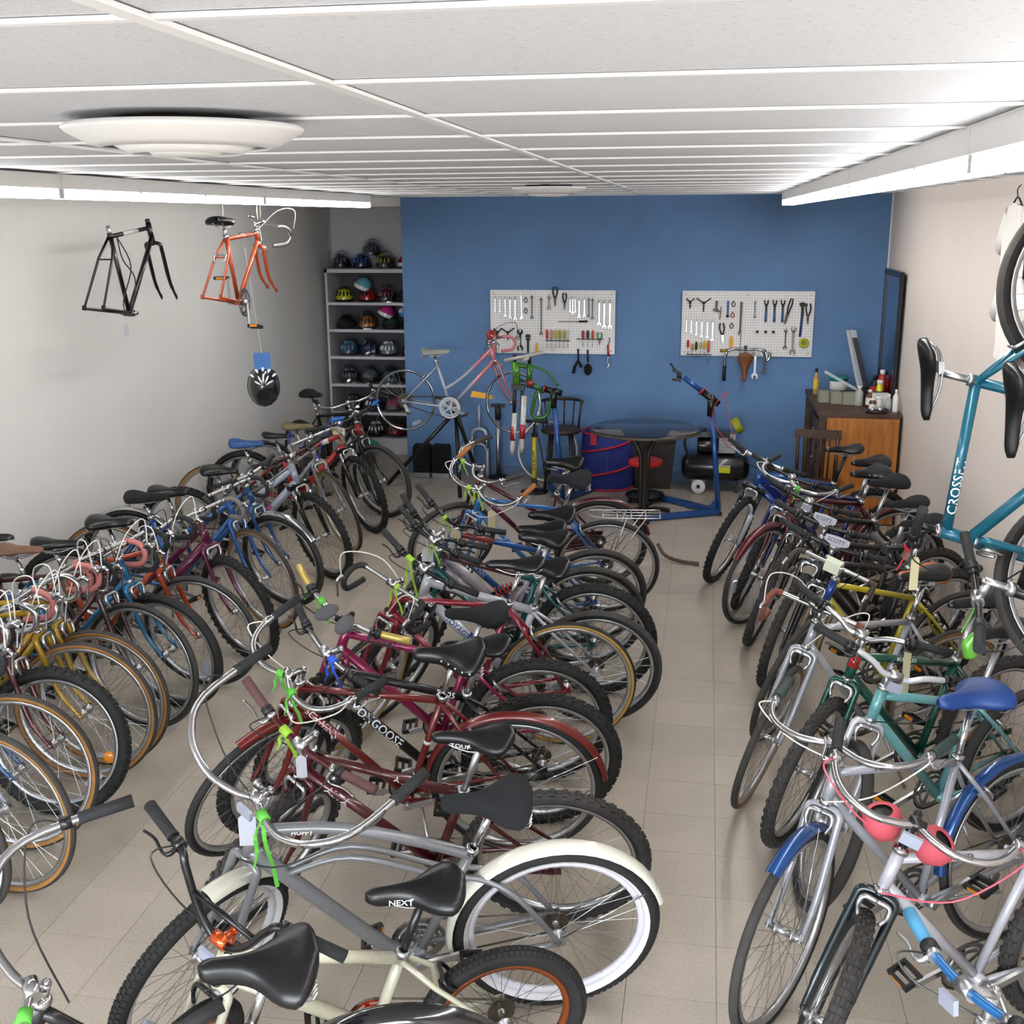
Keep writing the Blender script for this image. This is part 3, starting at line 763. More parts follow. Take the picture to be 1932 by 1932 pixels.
    # fenders
    if sp.get('fend'):
        fm = sp['fend']; fwid = sp.get('fw', .05); FR = R + .016
        if sp.get('rfend', True):
            a0, a1 = sp.get('rfa', (0, 168))
            o = arc_shell(FR, fwid, a0, a1).build('rear_fender', fm, t, MX.Translation(g['RH']))
            mb = MB()
            for k in (-1, 1): mb.tube([(0, .05 * k, 0), (-(FR) * math.cos(R_(28)), .022 * k, FR * math.sin(R_(28)))], .0028, 6)
            mb.build('fender_strut', CHROME, o)
        if sp.get('ffend', True):
            a0, a1 = sp.get('ffa', (35, 150))
            o = arc_shell(FR, fwid, a0, a1).build('front_fender', fm, t, S @ MX.Translation(g['FH']))
            mb = MB()
            for k in (-1, 1): mb.tube([(0, .05 * k, 0), (FR * math.cos(R_(a1 - 25)), .022 * k, FR * math.sin(R_(a1 - 25)))], .0028, 6)
            mb.build('fender_strut', CHROME, o)
    if sp.get('fref'):
        q = S @ (HT + n * .06 + a * .03)
        MB().box((0, 0, 0), (.012, .055, .035)).build('front_reflector', REFW, t, S @ MX.Translation(BC + n * .035 - a * .035))
    if sp.get('rack'):
        zt = R * 2 + .045; mb = MB()
        for y in (-.055, .055): mb.tube(smooth_path([(-.33, y, zt), (-.1, y, zt), (.05, y * .9, zt), (.12, y * .6, zt + .01)], 3), .0045, 6)
        for x in (-.33, -.24, -.15, -.06, .03): mb.tube([(x, -.055, zt), (x, .055, zt)], .004, 6)
        for y in (-.02, .02): mb.tube([(-.33, y, zt), (.03, y, zt)], .0035, 6)
        for y in (-.06, .06): mb.tube([(0, y, R), (-.12, y, zt)], .004, 6).tube([(0, y, R), (-.24, y, zt)], .004, 6)
        mb.build('rear_rack', ALLOY, t)
    if sp.get('spring'):
        piv = g['BB'] + s * .30 + V((.02, 0, 0)); e = g['BB'] + V((.14, 0, .2)); d = e - piv
        mb = MB(); q = d.to_track_quat('Z', 'Y').to_matrix().to_4x4()
        mb.tube([MX.Translation(piv) @ q @ V((.028 * math.cos(i * .8), .028 * math.sin(i * .8), d.length * (.15 + .6 * i / 44))) for i in range(45)], .006, 6)
        so = mb.build('shock_spring', sp['spring'], t); MB().tube([piv, e], .012, 8).build('damper', BLACKM, so)
    if sp.get('guard'):
        MB().prism([(-.02, .06), (.0, -.05), (.10, -.08), (.46, -.10), (.54, -.02), (.50, .09), (.40, .11), (.10, .05)], .004, MX.Translation(V((0, -.062, R))) @ MX.Rotation(R_(90), 4, 'X')).build('chain_guard', sp['guard'], t)
    # lettering on tubes:  (text, tube, size, start, colour, tilt, side)
    for body, tube, size, start, c, tilt, side in sp.get('text', []):
        P = dict(dt=(g['HB'] + a * .022, g['BB'], rd), tt=(HT - a * .028, g['ST'] - s * .018, rt), st=(g['ST'], g['BB'], rs), ht=(HT, g['HB'], rt + .004))[tube]
        P0, P1 = (P[0], P[1]) if side > 0 else (P[1], P[0])
        mb = MB(); tube_text(mb, body, size, P0, P1, P[2], start, YV * side, tilt); mb.build('lettering', plain(c, .4), fr)
    for body, P0, P1, r, size, start, c, outw, tilt in sp.get('text2', []):
        mb = MB(); tube_text(mb, body, size, P0(g), P1(g), r, start, outw, tilt); mb.build('lettering', plain(c, .4), fr)
    for band in sp.get('bands', []):    # painted sleeves: (tube, f0, f1, material)
        P = dict(dt=(g['HB'] + a * .022, g['BB'], rd), tt=(HT - a * .028, g['ST'] - s * .018, rt), st=(g['ST'], g['BB'], rs), ht=(HT, g['HB'], rt + .004))[band[0]]
        MB().tube([P[0].lerp(P[1], band[1]), P[0].lerp(P[1], band[2])], P[2] + .0008, 12).build('paint_band', band[3], fr)
    # ribbons and price tags hanging from the bar / head
    for rb in sp.get('ribbon', []):     # (fraction along bar -1..1, material, length)
        fq, m_, L = rb; q = full[int((fq + 1) / 2 * (len(full) - 1))]; w0 = SB @ q
        Mi = M.inverted().to_3x3(); dn = (Mi @ V((0, 0, -1))).normalized(); sx = (Mi @ V((1, 0, 0)))
        mb = MB().tube([SB @ full[max(0, min(len(full) - 1, int((fq + 1) / 2 * (len(full) - 1)) + e_))] for e_ in (-1, 0, 1)], .0165, 10)
        for dd, ll in ((.02, L), (-.025, L * .75)):
            p = [w0, w0 + sx * dd * .6 + dn * ll * .35 + V((.01, 0, 0)), w0 + sx * dd + dn * ll * .7, w0 + sx * dd * 1.5 + dn * ll]
            for u, v in zip(smooth_path(p, 4)[:-1], smooth_path(p, 4)[1:]): mb.bar(u, v, .012, .0012)
        mb.build('ribbon', m_, t)
    for tg in sp.get('tags', []):       # (fraction along bar, material, drop, w, h)
        fq, m_, drop, w, h = tg; q = full[int((fq + 1) / 2 * (len(full) - 1))]; w0 = SB @ q
        Mi = M.inverted().to_3x3(); dn = (Mi @ V((0, 0, -1))).normalized(); sx = (Mi @ V((1, .25, 0))).normalized()
        c0 = w0 + dn * (.02 + drop); mb = MB(); fwdn = dn.cross(sx).normalized()
        poly = [(-w / 2, -h), (w / 2, -h), (w / 2, -.012), (w / 4, 0), (-w / 4, 0), (-w / 2, -.012)]
        Mt = MX(((sx.x, -dn.x, fwdn.x, c0.x), (sx.y, -dn.y, fwdn.y, c0.y), (sx.z, -dn.z, fwdn.z, c0.z), (0, 0, 0, 1)))
        mb.prism(poly, .0012, Mt); o = mb.build('price_tag', m_, t); MB().tube([w0, c0], .0012, 4).build('tag_string', CABLEW, o)
    return t, g, S, SB
# ---- poses (x, y, heading, lean, steer) measured from the photograph
P = {'C0': (-0.735, 2.44, 197.5, -14, 26.0), 'C1': (-0.421, 3.23, 195.743, -11.912, 47.833), 'C2': (-0.531, 2.852, 202.862, -8.376, 46.032), 'C3': (-0.468, 3.7, 184.901, -19, 58), 'C5': (-0.691, 4.139, 186.694, -13.993, 49.533), 'C6': (-0.629, 4.379, 191.776, -12.199, 39.0), 'C7': (-0.697, 4.753, 190.077, -12.187, 57.548), 'C8': (-0.616, 5.15, 190.263, -8.477, 55.51), 'C9': (-0.492, 5.42, 184.891, -11.368, 59.483), 'C10': (-0.534, 5.794, 181.412, -8.939, 58.856), 'C10b': (-0.626, 6.189, 190.637, -13.845, 58.044), 'C11': (-0.638, 6.542, 195.885, -14, 60), 'C12': (-0.59, 7.148, 185.849, -13.992, 60.933), 'C13': (-0.685, 7.716, 185.835, -11.993, 30),
     'L1': (-3.74, 3.33, 1.829, -0.164, -17.71), 'L2': (-3.618, 3.486, 1.858, -2.102, -9.538), 'L3': (-3.743, 3.779, 2.424, -1.595, 6.082), 'L4': (-3.78, 4.087, 1.323, -4.369, 2.889), 'L5': (-3.778, 4.383, 2.956, 0.806, 2.544), 'L5b': (-3.78, 4.54, 2.355, -0.809, -1.434), 'L6': (-3.78, 4.895, 4.606, -4.319, -16.427), 'L7': (-3.78, 5.193, 3.103, 3.0, -16.111), 'L8': (-3.695, 5.40, 8.143, 5.0, -12.579), 'L9': (-3.672, 5.885, 3.24, -0.123, -35.637), 'L10': (-3.707, 6.386, 4.345, -2.455, -37.057), 'L11': (-3.77, 6.812, 4.819, 1.44, -24.536), 'L12': (-3.703, 7.459, 3.834, 0.564, -42.086), 'L13': (-3.77, 8.189, 2.694, 1.16, -51.421), 'L14': (-3.77, 8.75, 2.111, -3.0, -48), 'L15': (-3.77, 9.25, 1.88, -0.537, -30), 'L16': (-3.78, 10.35, -36, 5, -30),
     'R1': (1.37, 2.65, 213, 3, -12), 'R2': (1.244, 3.454, 211.142, -6.727, 44.727), 'R3': (1.155, 3.845, 216.009, 3.5, 26.029), 'R4': (1.33, 4.96, 212.205, -4.128, 31.005), 'R5': (1.33, 4.629, 215.949, -4.802, 57.441), 'R6': (1.157, 5.25, 212.416, -4.539, 37.751), 'R7': (1.316, 5.874, 208.881, -6.561, 34.686), 'R8': (1.272, 7.289, 212.673, -7.448, 42.065), 'R9': (1.251, 7.56, 209.815, -4.375, 25.239), 'R10': (1.276, 7.85, 205.839, -7.013, 49.844), 'R11': (1.189, 8.232, 196.706, -7.486, 51.342), 'R12': (1.33, 6.65, 214, -3, 37), 'R13': (1.34, 6.25, 212, -4, 50)}
G_M = dict(R=.335); G_ML = dict(R=.335, sl=.36, sh=.50); G_RL = dict(R=.342, wb=1.02, hl=.12, sl=.46, sh=.56, bar='drop', bw=.28)
G_RD = dict(R=.342, wb=1.02, hl=.12, sl=.53, sh=.70, bar='drop', bw=.28)
G_CR = dict(R=.335, wb=1.12, hl=.13, bar='cruiser', bw=.33, sh=.60, sl=.44, sup=.12, reach=.05, SA=68)
KN = ('knob', .052, RUBBER, RUBBER); KND = ('knob', .052, RUBDUST, RUBBER); SE = ('semi', .040, RUBBER, RUBBER); BL = ('block', .045, RUBBER, RUBBER)
SLG = ('semi', .032, RUBDUST, GUM); SLT = ('semi', .030, RUBBER, TAN); SLB = ('semi', .032, RUBDUST, RUBBER)
SEM = ('semi', .045, RUBDUST, RUBBER)
RD_ = (.0145, .016, .0145); MT = (.0175, .0205, .0165); FAT = (.021, .026, .018)
def b(k, label, col, **kw):
    kw.update(label=label, col=col, pose=P[k]); return bike(kw)
K = BLACKM
# ------------------------------------------------------------- centre row
b('C0', 'black cruiser bicycle nearest the camera, chrome swept bars and big black padded saddle', BLACKM, g=dict(R=.335, wb=1.02, hl=.13, bar='cruiser', bw=.31, sh=.60, sl=.40, sup=.05, reach=.03, SA=73, cs=.47), frame='step', rad=(.017, .022, .016), tyre=('block', .052, RUBBER, RUBBER),
  saddle=('cruiser', VINYL), fend=mat('fender_black', '#131316', .12, coat=1.0), fw=.062, ffend=False, rfa=(0, 165), metal=CHROME, ribbon=[(.2, GREENR, .05)], lever=BLACKM, single=True, brk=False)
b('C1', 'silver grey cruiser bicycle with white fenders and white rimmed whitewall tyres', paint('8d8e92'), g=G_CR, frame='cruiser', rad=(.0185, .024, .016),
  tyre=('block', .054, RUBBER, WHITEW), rim=mat('rim_white', '#c6c5cc', .4), saddle=('cruiser', FABRIC), fend=mat('fender_cream', '#cfccbf', .25, coat=.6), fw=.064, rfa=(-8, 163), ffa=(94, 178),
  metal=CHROME, barm=CHROME, ringm=STEEL, lever=None, single=True, brk=False, ribbon=[(.22, GREENR, .22)], tags=[(-.12, TAGW, .04, .05, .10)], fref=True, wref='white',
  text2=[('HUFFY', lambda g: g['HT'] - g['a'] * .03, lambda g: (g['HT'] - g['a'] * .03).lerp(g['ST'], .5) + ZV * .045, .0185, .022, .10, 'efefef', YV, 15)])
b('C2', 'small cream freestyle bicycle with black high bars, orange stem and copper rear rim', paint('ece8cf'), g=dict(R=.255, wb=.95, bbz=.29, cs=.38, hl=.11, sup=.05, reach=.05, sl=.28, sh=.46, bar='bmx', bw=.31),
  frame='bmx', rad=(.0195, .022, .017), tyre=('block', .055, RUBBER, RUBBER), rim=mat('rim_copper', '#8c4a26', .35, .6), spk=SPOKEK, saddle=('wide', VINYL), sadtext='NEXT', post=BLACKM, headset=BLACKM, barm=BLACKM,
  stem=mat('stem_orange', '#d2521a', .25, .7, coat=.6), fref=True, cable=CABLE, pedm=BLACKP, ringm=mat('ring_red', '#b5341f', .3, .5), ringr=.07, single=True, brkm=BLACKM, armm=BLACKM, wref='white')
b('C3', 'dark red mountain bike with knobby tyres and brown bar grips, beside the silver cruiser', paint('571019'), g=dict(R=.335, bar='flat', bw=.30, sl=.40, sh=.62), frame='slope', rad=MT, tyre=KND,
  saddle=('slim', VINYL), sadtext='TOUR', grip=plain('57393a', .7), barm=paint('571019'), lever=CHROME, ribbon=[(-.35, LIME, .09)], tags=[(.05, TAGW, .02, .035, .08)],
  text=[('ALTA', 'dt', .042, .10, 'dcd6d6', 12, 1), ('A', 'tt', .03, .30, 'dcd6d6', 20, 1)])
b('C5', 'maroon ten-speed with matching full fenders and black riveted saddle', paint('7b201c'), g=dict(R=.348, wb=1.04, hl=.11, sl=.53, sh=.70, bar='north', bw=.27, sup=.06), rad=RD_, tyre=('semi', .034, RUBBER, RUBBER),
  saddle=('cruiser', VINYL, 'rivets'), fend=paint('7b201c'), fw=.046, rfa=(-5, 172), ffa=(78, 165), metal=CHROME, barm=CHROME, cable=CABLEW, ribbon=[(-.1, GREENR, .10), (.3, GREENR, .12)], grip=GRIPK,
  text=[('SCHWINN', 'dt', .036, .06, 'd8d2d0', 25, 1)], bands=[('st', .42, .45, WHITEW), ('st', .75, .77, WHITEW)])
b('C6', 'black mountain bike with large white lettering down its frame', BLACKM, g=dict(R=.335, sl=.42, sh=.62, bw=.30), frame='slope', rad=MT, tyre=KN, saddle=('slim', VINYL), barm=CHROME, lever=BLACKM,
  ribbon=[(.35, mat('blue_ribbon', '#2450c8', .6), .12)], text=[('MONGOOSE', 'dt', .050, .12, 'eef0f6', 22, 1), ('DX25', 'tt', .032, .42, 'f2f2f4', 25, 1)], rim=ALLOY)
t7, g7, S7, SB7 = b('C7', 'magenta mountain bike with gold bar ends and grey foam rests', paint('a01c55'), g=dict(R=.335, sl=.42, sh=.62, bar='riser', bw=.31), frame='slope', rad=MT, tyre=KN, saddle=('wide', FABRIC),
  grip=mat('grip_gold', '#b9a35a', .4, .5), barm=ALLOY, stem=BLACKM, ribbon=[(-.75, GREENR, .06), (-.55, GREENR, .10)], text=[('OLYMPIA', 'tt', .032, .12, '3a1030', 30, 1)])
for k in (-1, 1): MB().ball((0, 0, 0), (.06, .034, .020), 12, 8).build('foam_rest', plain('55565a', .9), t7, SB7 @ MX.Translation((.04, .05 * k, .045)) @ MX.Rotation(R_(12 * k), 4, 'Z'))
b('C8', 'crimson road bike with black drop bars and yellow-walled rear tyre', paint('9a1b34'), g=G_RD, rad=RD_, tyre=SLT, saddle=('slim', VINYL), grip=GRIPK, barm=ALLOY, lever=CHROME, cable=CABLEW,
  ribbon=[(.05, LIME, .14)], text=[('WORLD SPORT', 'tt', .018, .06, 'e6d9d9', -15, 1)], metal=CHROME)
b('C9', 'white and blue mountain bike with lime ribbon tied round its black bar', paint('dfe4ee'), g=dict(R=.335, sl=.42, sh=.62, bw=.30), frame='slope', rad=FAT, tyre=SEM, saddle=('wide', VINYL), fork='susp', forkcol=BLACKM,
  ribbon=[(-.45, LIME, .22)], text=[('VOYAGER', 'dt', .040, .16, '1d3f86', 20, 1)], bands=[('dt', .50, .80, paint('1f4c9e'))], wref='white')
b('C10', 'teal mountain bike with knobby tyres between the white bike and the pale pink bike', paint('12666a'), g=dict(R=.335, sl=.44, sh=.64, bw=.29), frame='slope', rad=MT, tyre=KN, saddle=('wide', VINYL),
  ribbon=[(0, LIME, .14)], tags=[(-.3, TAGW, .05, .06, .07)], bands=[('tt', .05, .8, mat('band_dkred', '#4b1f22', .35, coat=.4))])
b('C10b', 'pale silver and pink full-suspension bicycle with red coil spring', paint('c7bcc8'), g=dict(R=.335, sl=.42, sh=.62, bw=.29, bar='riser'), frame='fs', rad=(.018, .026, .016), tyre=SEM, saddle=('wide', VINYL),
  fork='susp', forkcol=BLACKM, barm=BLACKM, spring=paint('c01d2a'), ribbon=[(.1, LIME, .08)], bands=[])
b('C11', 'blue and red mountain bike with lime ribbon, next to the blue road bike', paint('1f5fb4'), g=dict(R=.335, sl=.42, sh=.62, bw=.29, bar='riser'), frame='slope', rad=MT, tyre=SEM, saddle=('wide', VINYL), barm=BLACKM, stem=BLACKM,
  ribbon=[(-.3, LIME, .08)], tags=[(.12, TAGP, .02, .06, .05), (-.1, TAGW, .1, .04, .09)], text=[('SCHWINN', 'dt', .034, .14, 'b9c4c8', 20, 1)], bands=[('tt', .10, .45, paint('a8433c'))])
b('C12', 'bright blue road bike with silver rear rack and brown grips', paint('2f7fd0'), g=dict(R=.345, wb=1.03, sl=.52, sh=.70, bar='north', bw=.26), rad=RD_, tyre=SLB, saddle=('cruiser', FABRIC), rack=True,
  grip=plain('9a5f2c', .6), metal=CHROME, cable=CABLEW, ribbon=[(-.2, LIME, .10), (.0, LIME, .14)], tags=[(.45, TAGP, .03, .045, .14)], text=[('SPORTIF', 'dt', .034, .16, 'd9d4cc', 20, 1)])
b('C13', 'maroon bicycle with rear fender, last in the centre row', paint('5c1a26'), g=dict(R=.335, sl=.45, sh=.66, bar='north', bw=.26), frame='low', rad=RD_, tyre=SEM, saddle=('wide', VINYL), fend=paint('5c1a26'), ffend=False,
  metal=CHROME, grip=plain('3a3533', .7), ribbon=[(-.3, LIME, .10)], guard=paint('5c1a26'), bands=[('dt', .15, .6, paint('74154f'))])
# ------------------------------------------------------------- left row
b('L1', 'bicycle with white rimmed front wheel at the left edge of the picture', paint('3c6f9e'), g=G_RD, rad=RD_, tyre=SLB, rim=mat('rim_silver_white', '#dfe2ea', .3, .3), saddle=('slim', VINYL))
b('L2', 'road bike with brown gum-walled front wheel, second from the camera in the left row', paint('8a8f96'), g=G_RD, rad=RD_, tyre=SLG, saddle=('slim', VINYL), metal=CHROME, cable=CABLEW)
b('L3', 'road bike with blue fork and gum-walled wheel in the left row', paint('2d5f9e'), g=G_RD, rad=RD_, tyre=SLG, saddle=('slim', VINYL), metal=CHROME, cable=CABLEW, lever=CHROME)
b('L4', 'dark red bicycle with knobby front tyre between two gum-walled road bikes', paint('5f1a22'), g=dict(R=.335, sl=.45, sh=.62, bar='drop', bw=.28), rad=MT, tyre=KN, saddle=('slim', VINYL), metal=CHROME, barm=CHROME, grip=CHROME, wref='white', cable=CABLEW, shift=False)
b('L5', 'yellow road bike with chrome drop bars and round orange wheel reflectors', paint('c79a18'), g=G_RD, rad=RD_, tyre=SLG, saddle=('slim', VINYL), metal=CHROME, barm=CHROME, grip=CHROME, wref='round', cable=CABLEW)
b('L5b', 'yellow road bike with tan tyres just behind the chrome-barred yellow one', paint('c8a11f'), g=G_RD, rad=RD_, tyre=SLG, saddle=('slim', VINYL), metal=CHROME, cable=CABLEW, grip=mat('tape_pink', '#b06a66', .7), ribbon=[(-.2, GREENR, .05)])
b('L6', 'worn maroon road bike with pink bar tape', paint('4c1d24'), g=G_RD, rad=RD_, tyre=SLB, saddle=('slim', VINYL), metal=CHROME, cable=CABLEW, grip=mat('tape_pink', '#b06a66', .7), forkcol=paint('4a2a30'))
b('L7', 'bicycle with bright blue curved fork and fat black tyre in the left row', paint('1f7fb4'), g=dict(R=.335, sl=.44, sh=.58, bar='drop', bw=.28), rad=RD_, tyre=('semi', .05, RUBBER, RUBBER), saddle=('slim', mat('saddle_brown', '#6d4d3a', .5, noise=.2)), wref='white', metal=CHROME, fend=paint('3f6ea8'), ffend=False, shift=False)
b('L8', 'orange road bike with black drop bars', paint('c24a1c'), g=G_RL, rad=RD_, tyre=SLB, saddle=('slim', VINYL), metal=CHROME, cable=CABLEW, lever=CHROME, bands=[('ht', .25, .75, paint('c9962a'))])
b('L9', 'magenta bicycle with thick frame and knobby front tyre in the left row', paint('6d1540'), g=dict(R=.335, sl=.36, sh=.54, bar='drop', bw=.28), frame='step', rad=(.022, .030, .018), tyre=KN, saddle=('cruiser', VINYL), metal=CHROME, lever=CHROME, grip=plain('67635f', .8), shift=False)
b('L10', 'blue step-through bicycle with brown tyre walls', paint('2166b8'), g=G_RL, frame='low', rad=RD_, tyre=SLG, saddle=('cruiser', FABRIC), metal=CHROME, lever=CHROME)
b('L11', 'blue bicycle with chrome fenders and black saddle beside the purple and white bike', paint('1f5b9e'), g=G_ML, frame='low', rad=RD_, tyre=SEM, saddle=('cruiser', VINYL), metal=CHROME, fend=CHROME, fw=.05, barm=CHROME)
b('L12', 'silver mountain bike with purple swirls and black suspension fork', paint('b9c0d6'), g=G_ML, frame='low', rad=(.022, .028, .018), tyre=KN, saddle=('wide', VINYL), fork='susp', forkcol=BLACKM, metal=ALLOY, barm=BLACKM,
  bands=[('dt', .42, .62, paint('9a2f86')), ('dt', .86, .97, paint('8a7c9c'))])
b('L13', 'grey road bike with yellow-brown front tyre and blue saddle', paint('9a9aa2'), g=G_RL, frame='mixte', rad=RD_, tyre=('semi', .032, RUBDUST, TAN), saddle=('wide', mat('saddle_blue', '#234c88', .45)), metal=CHROME, cable=mat('cable_blue', '#2b3fd0', .5), grip=plain('7f776c', .8))
b('L14', 'red mountain bike with black fork near the helmet shelf', paint('c8201e'), g=G_ML, frame='slope', rad=(.02, .026, .018), tyre=KN, saddle=('slim', VINYL), fork='susp', forkcol=BLACKM, barm=BLACKM, tags=[(-.1, TAGP, .01, .10, .06)], bands=[('tt', .2, .32, plain('cfc6c6', .4))])
b('L15', 'black bicycle with blue bar grips in front of the helmet shelf', BLACKM, g=G_ML, frame='slope', rad=MT, tyre=SEM, saddle=('wide', mat('saddle_olive', '#6d6446', .6)), barm=CHROME, stem=CHROME, bands=[('ht', .1, .9, paint('c8201e'))], grip=mat('grip_blue', '#2e6fb4', .6))
b('L16', 'black roadster bicycle with chrome swept bars in the far left corner', BLACKM, g=dict(R=.335, sl=.50, sh=.66, bar='north', bw=.26, hl=.15), rad=RD_, tyre=SEM, saddle=('wide', VINYL), metal=CHROME, barm=CHROME)
# ------------------------------------------------------------- right row
b('R1', 'bright blue bicycle with blue grips in the lower right corner', paint('1b78c4'), g=G_M, frame='slope', rad=MT, tyre=KN, saddle=('slim', VINYL), barm=paint('1b78c4'), grip=mat('grip_pale_blue', '#4f9ac6', .6), lever=ALLOY, pedm=BLACKP, fref=True)
t2, g2, S2, SB2 = b('R2', 'bicycle with black fork, white head tube and pink cables on the right', paint('d9d9e2'), g=dict(R=.335, bar='north', bw=.28, sup=.11), rad=RD_, tyre=KND, saddle=('slim', VINYL), forkcol=paint('16262c'), metal=CHROME, barm=CHROME,
  cable=mat('cable_pink', '#d9566a', .5), stem=BLACKM, fref=True, text=[('TERRAIN CRUISER', 'tt', .022, .10, '2a2430', 25, 1)])
for k in (-1, 1):
    Mq = S2 @ MX.Translation(g2['HT'] + g2['a'] * .05 + V((-.01, .075 * k, .0))) @ MX.Rotation(R_(-28 * k), 4, 'X') @ MX.Scale(1.1, 4)
    o = MB().lathe([(.012, -.045), (.035, -.042), (.05, -.01), (.048, .018), (.036, .03), (.028, .026)], 18, Mq).build('pink_pouch', mat('pouch_pink', '#b84a56', .7), t2); MB().lathe([(0, .015), (.034, .02)], 18, Mq).build('opening', BLACKP, o)
b('R3', 'silver bicycle with blue fenders, blue saddle and chrome bars', paint('b4b6bf'), g=dict(R=.342, bar='north', bw=.28, wb=1.04, sl=.5, sh=.68), rad=RD_, tyre=SLB, saddle=('cruiser', mat('saddle_blue2', '#173c7c', .45)), fend=mat('fender_blue', '#174682', .25, .4, coat=.6), fw=.048,
  ffa=(60, 130), metal=CHROME, barm=CHROME, cable=CABLEW, grip=plain('2a3a38', .7), text=[('10 SPEED', 'tt', .026, .14, '46303a', 30, 1), ('M', 'ht', .03, .03, 'c02a2a', 0, 1)])
b('R4', 'dark green mountain bike with silver riser bar', paint('0f5a47'), g=dict(R=.335, bar='riser', bw=.32, sl=.45), frame='slope', rad=MT, tyre=KND, saddle=('slim', VINYL), barm=ALLOY, stem=ALLOY, tags=[(.75, TAGP, .0, .03, .22)], text=[('MULTIFLEX', 'tt', .022, .2, 'c9d9d2', 20, 1)], bands=[('ht', .2, .6, paint('b8202a'))])
b('R5', 'pale aqua mountain bike with white riser bar and white fork crown', paint('7fc4c8'), g=dict(R=.335, bar='riser', bw=.32, sl=.42), frame='slope', rad=MT, tyre=SEM, saddle=('slim', VINYL), forkcol=paint('dfdfe8'), barm=paint('e4e4ea'), stem=ALLOY, fref=True)
b('R6', 'silver racing bicycle with gum-walled wheel and brown bar tape', paint('b9bbc2'), g=G_RD, rad=RD_, tyre=SLG, saddle=('slim', VINYL), metal=CHROME, grip=mat('tape_brown', '#6d3b2c', .7), text=[('SI', 'ht', .03, .03, '20304a', 0, 1)], lever=CHROME, cable=CABLEW)
tr7, gr7, Sr7, SBr7 = b('R7', 'yellow road bike with blue head tube, front lamp and tan leather saddle', paint('d3c21c'), g=dict(G_RD, sl=.44, sh=.52), rad=RD_, tyre=SLB, saddle=('wide', mat('saddle_tan', '#b0562a', .45)), metal=CHROME, forkcol=paint('7d6a4c'), grip=plain('3d2f28', .7), bands=[('ht', -.05, 1.05, paint('1f55b0'))])
MB().box((0, 0, 0), (.05, .075, .055)).build('head_lamp', mat('lamp_glass', '#d6dcc6', .1, coat=1.0), tr7, Sr7 @ MX.Translation(gr7['BC'] + V((.06, 0, .03))))
b('R8', 'black mountain bike with white frame lettering and white front reflector on the right', BLACKM, g=G_M, frame='slope', rad=MT, tyre=KND, saddle=('wide', FABRIC), fref=True, text=[('MURKO', 'dt', .045, .12, 'c9c9c9', 20, 1)], ribbon=[(-.1, GREENR, .06)])
b('R9', 'maroon roadster with slender wheel and chrome swept bars on the right', paint('6a1a20'), g=dict(R=.342, bar='north', bw=.27, wb=1.04, sl=.5, sh=.66), rad=RD_, tyre=SLB, saddle=('cruiser', VINYL, 'rivets'), fend=paint('6a1a20'), metal=CHROME, barm=CHROME, wref='white', cable=CABLEW, ribbon=[(.3, GREENR, .12)])
b('R10', 'dark purple-blue mountain bike between the maroon roadster and the white-forked bike', paint('22307c'), g=G_M, frame='slope', rad=MT, tyre=KN, saddle=('wide', VINYL))
b('R11', 'blue mountain bike with white suspension fork nearest the work desk', paint('1f56a8'), g=G_M, frame='slope', rad=MT, tyre=KN, saddle=('slim', VINYL), fork='susp', forkcol=paint('dfe3ee'), stanch=BLACKM, barm=ALLOY, post=BLACKM, lever=CHROME)
sc_ = []
for k, lab in (('R12', 'black mountain bike with white name plate, further from camera of the two'), ('R13', 'black mountain bike with white name plate, nearer the yellow road bike')):
    t_, g_, S_, SB_ = b(k, lab, BLACKM, g=G_M, frame='slope', rad=MT, tyre=KND, saddle=('slim', FABRIC))
    o = MB().prism([(-.10, -.02), (-.03, -.045), (.03, -.045), (.10, -.02), (.10, .03), (.0, .04), (-.10, .03)], .004, SB_ @ MX.Translation((.03, 0, .05)) @ MX.Rotation(R_(75), 4, 'Y') @ MX.Rotation(R_(90), 4, 'Z') @ MX.Scale(.62, 4)).build('name_plate', plain('a4a4ae', .5), t_)
    flat_text('SCOTT', .045, SB_ @ MX.Translation((.03, 0, .05)) @ MX.Rotation(R_(75), 4, 'Y') @ MX.Rotation(R_(90), 4, 'Z') @ MX.Scale(.62, 4) @ MX.Translation((-.08, -.016, .0032)), 'lettering', plain('20284a', .5), o)
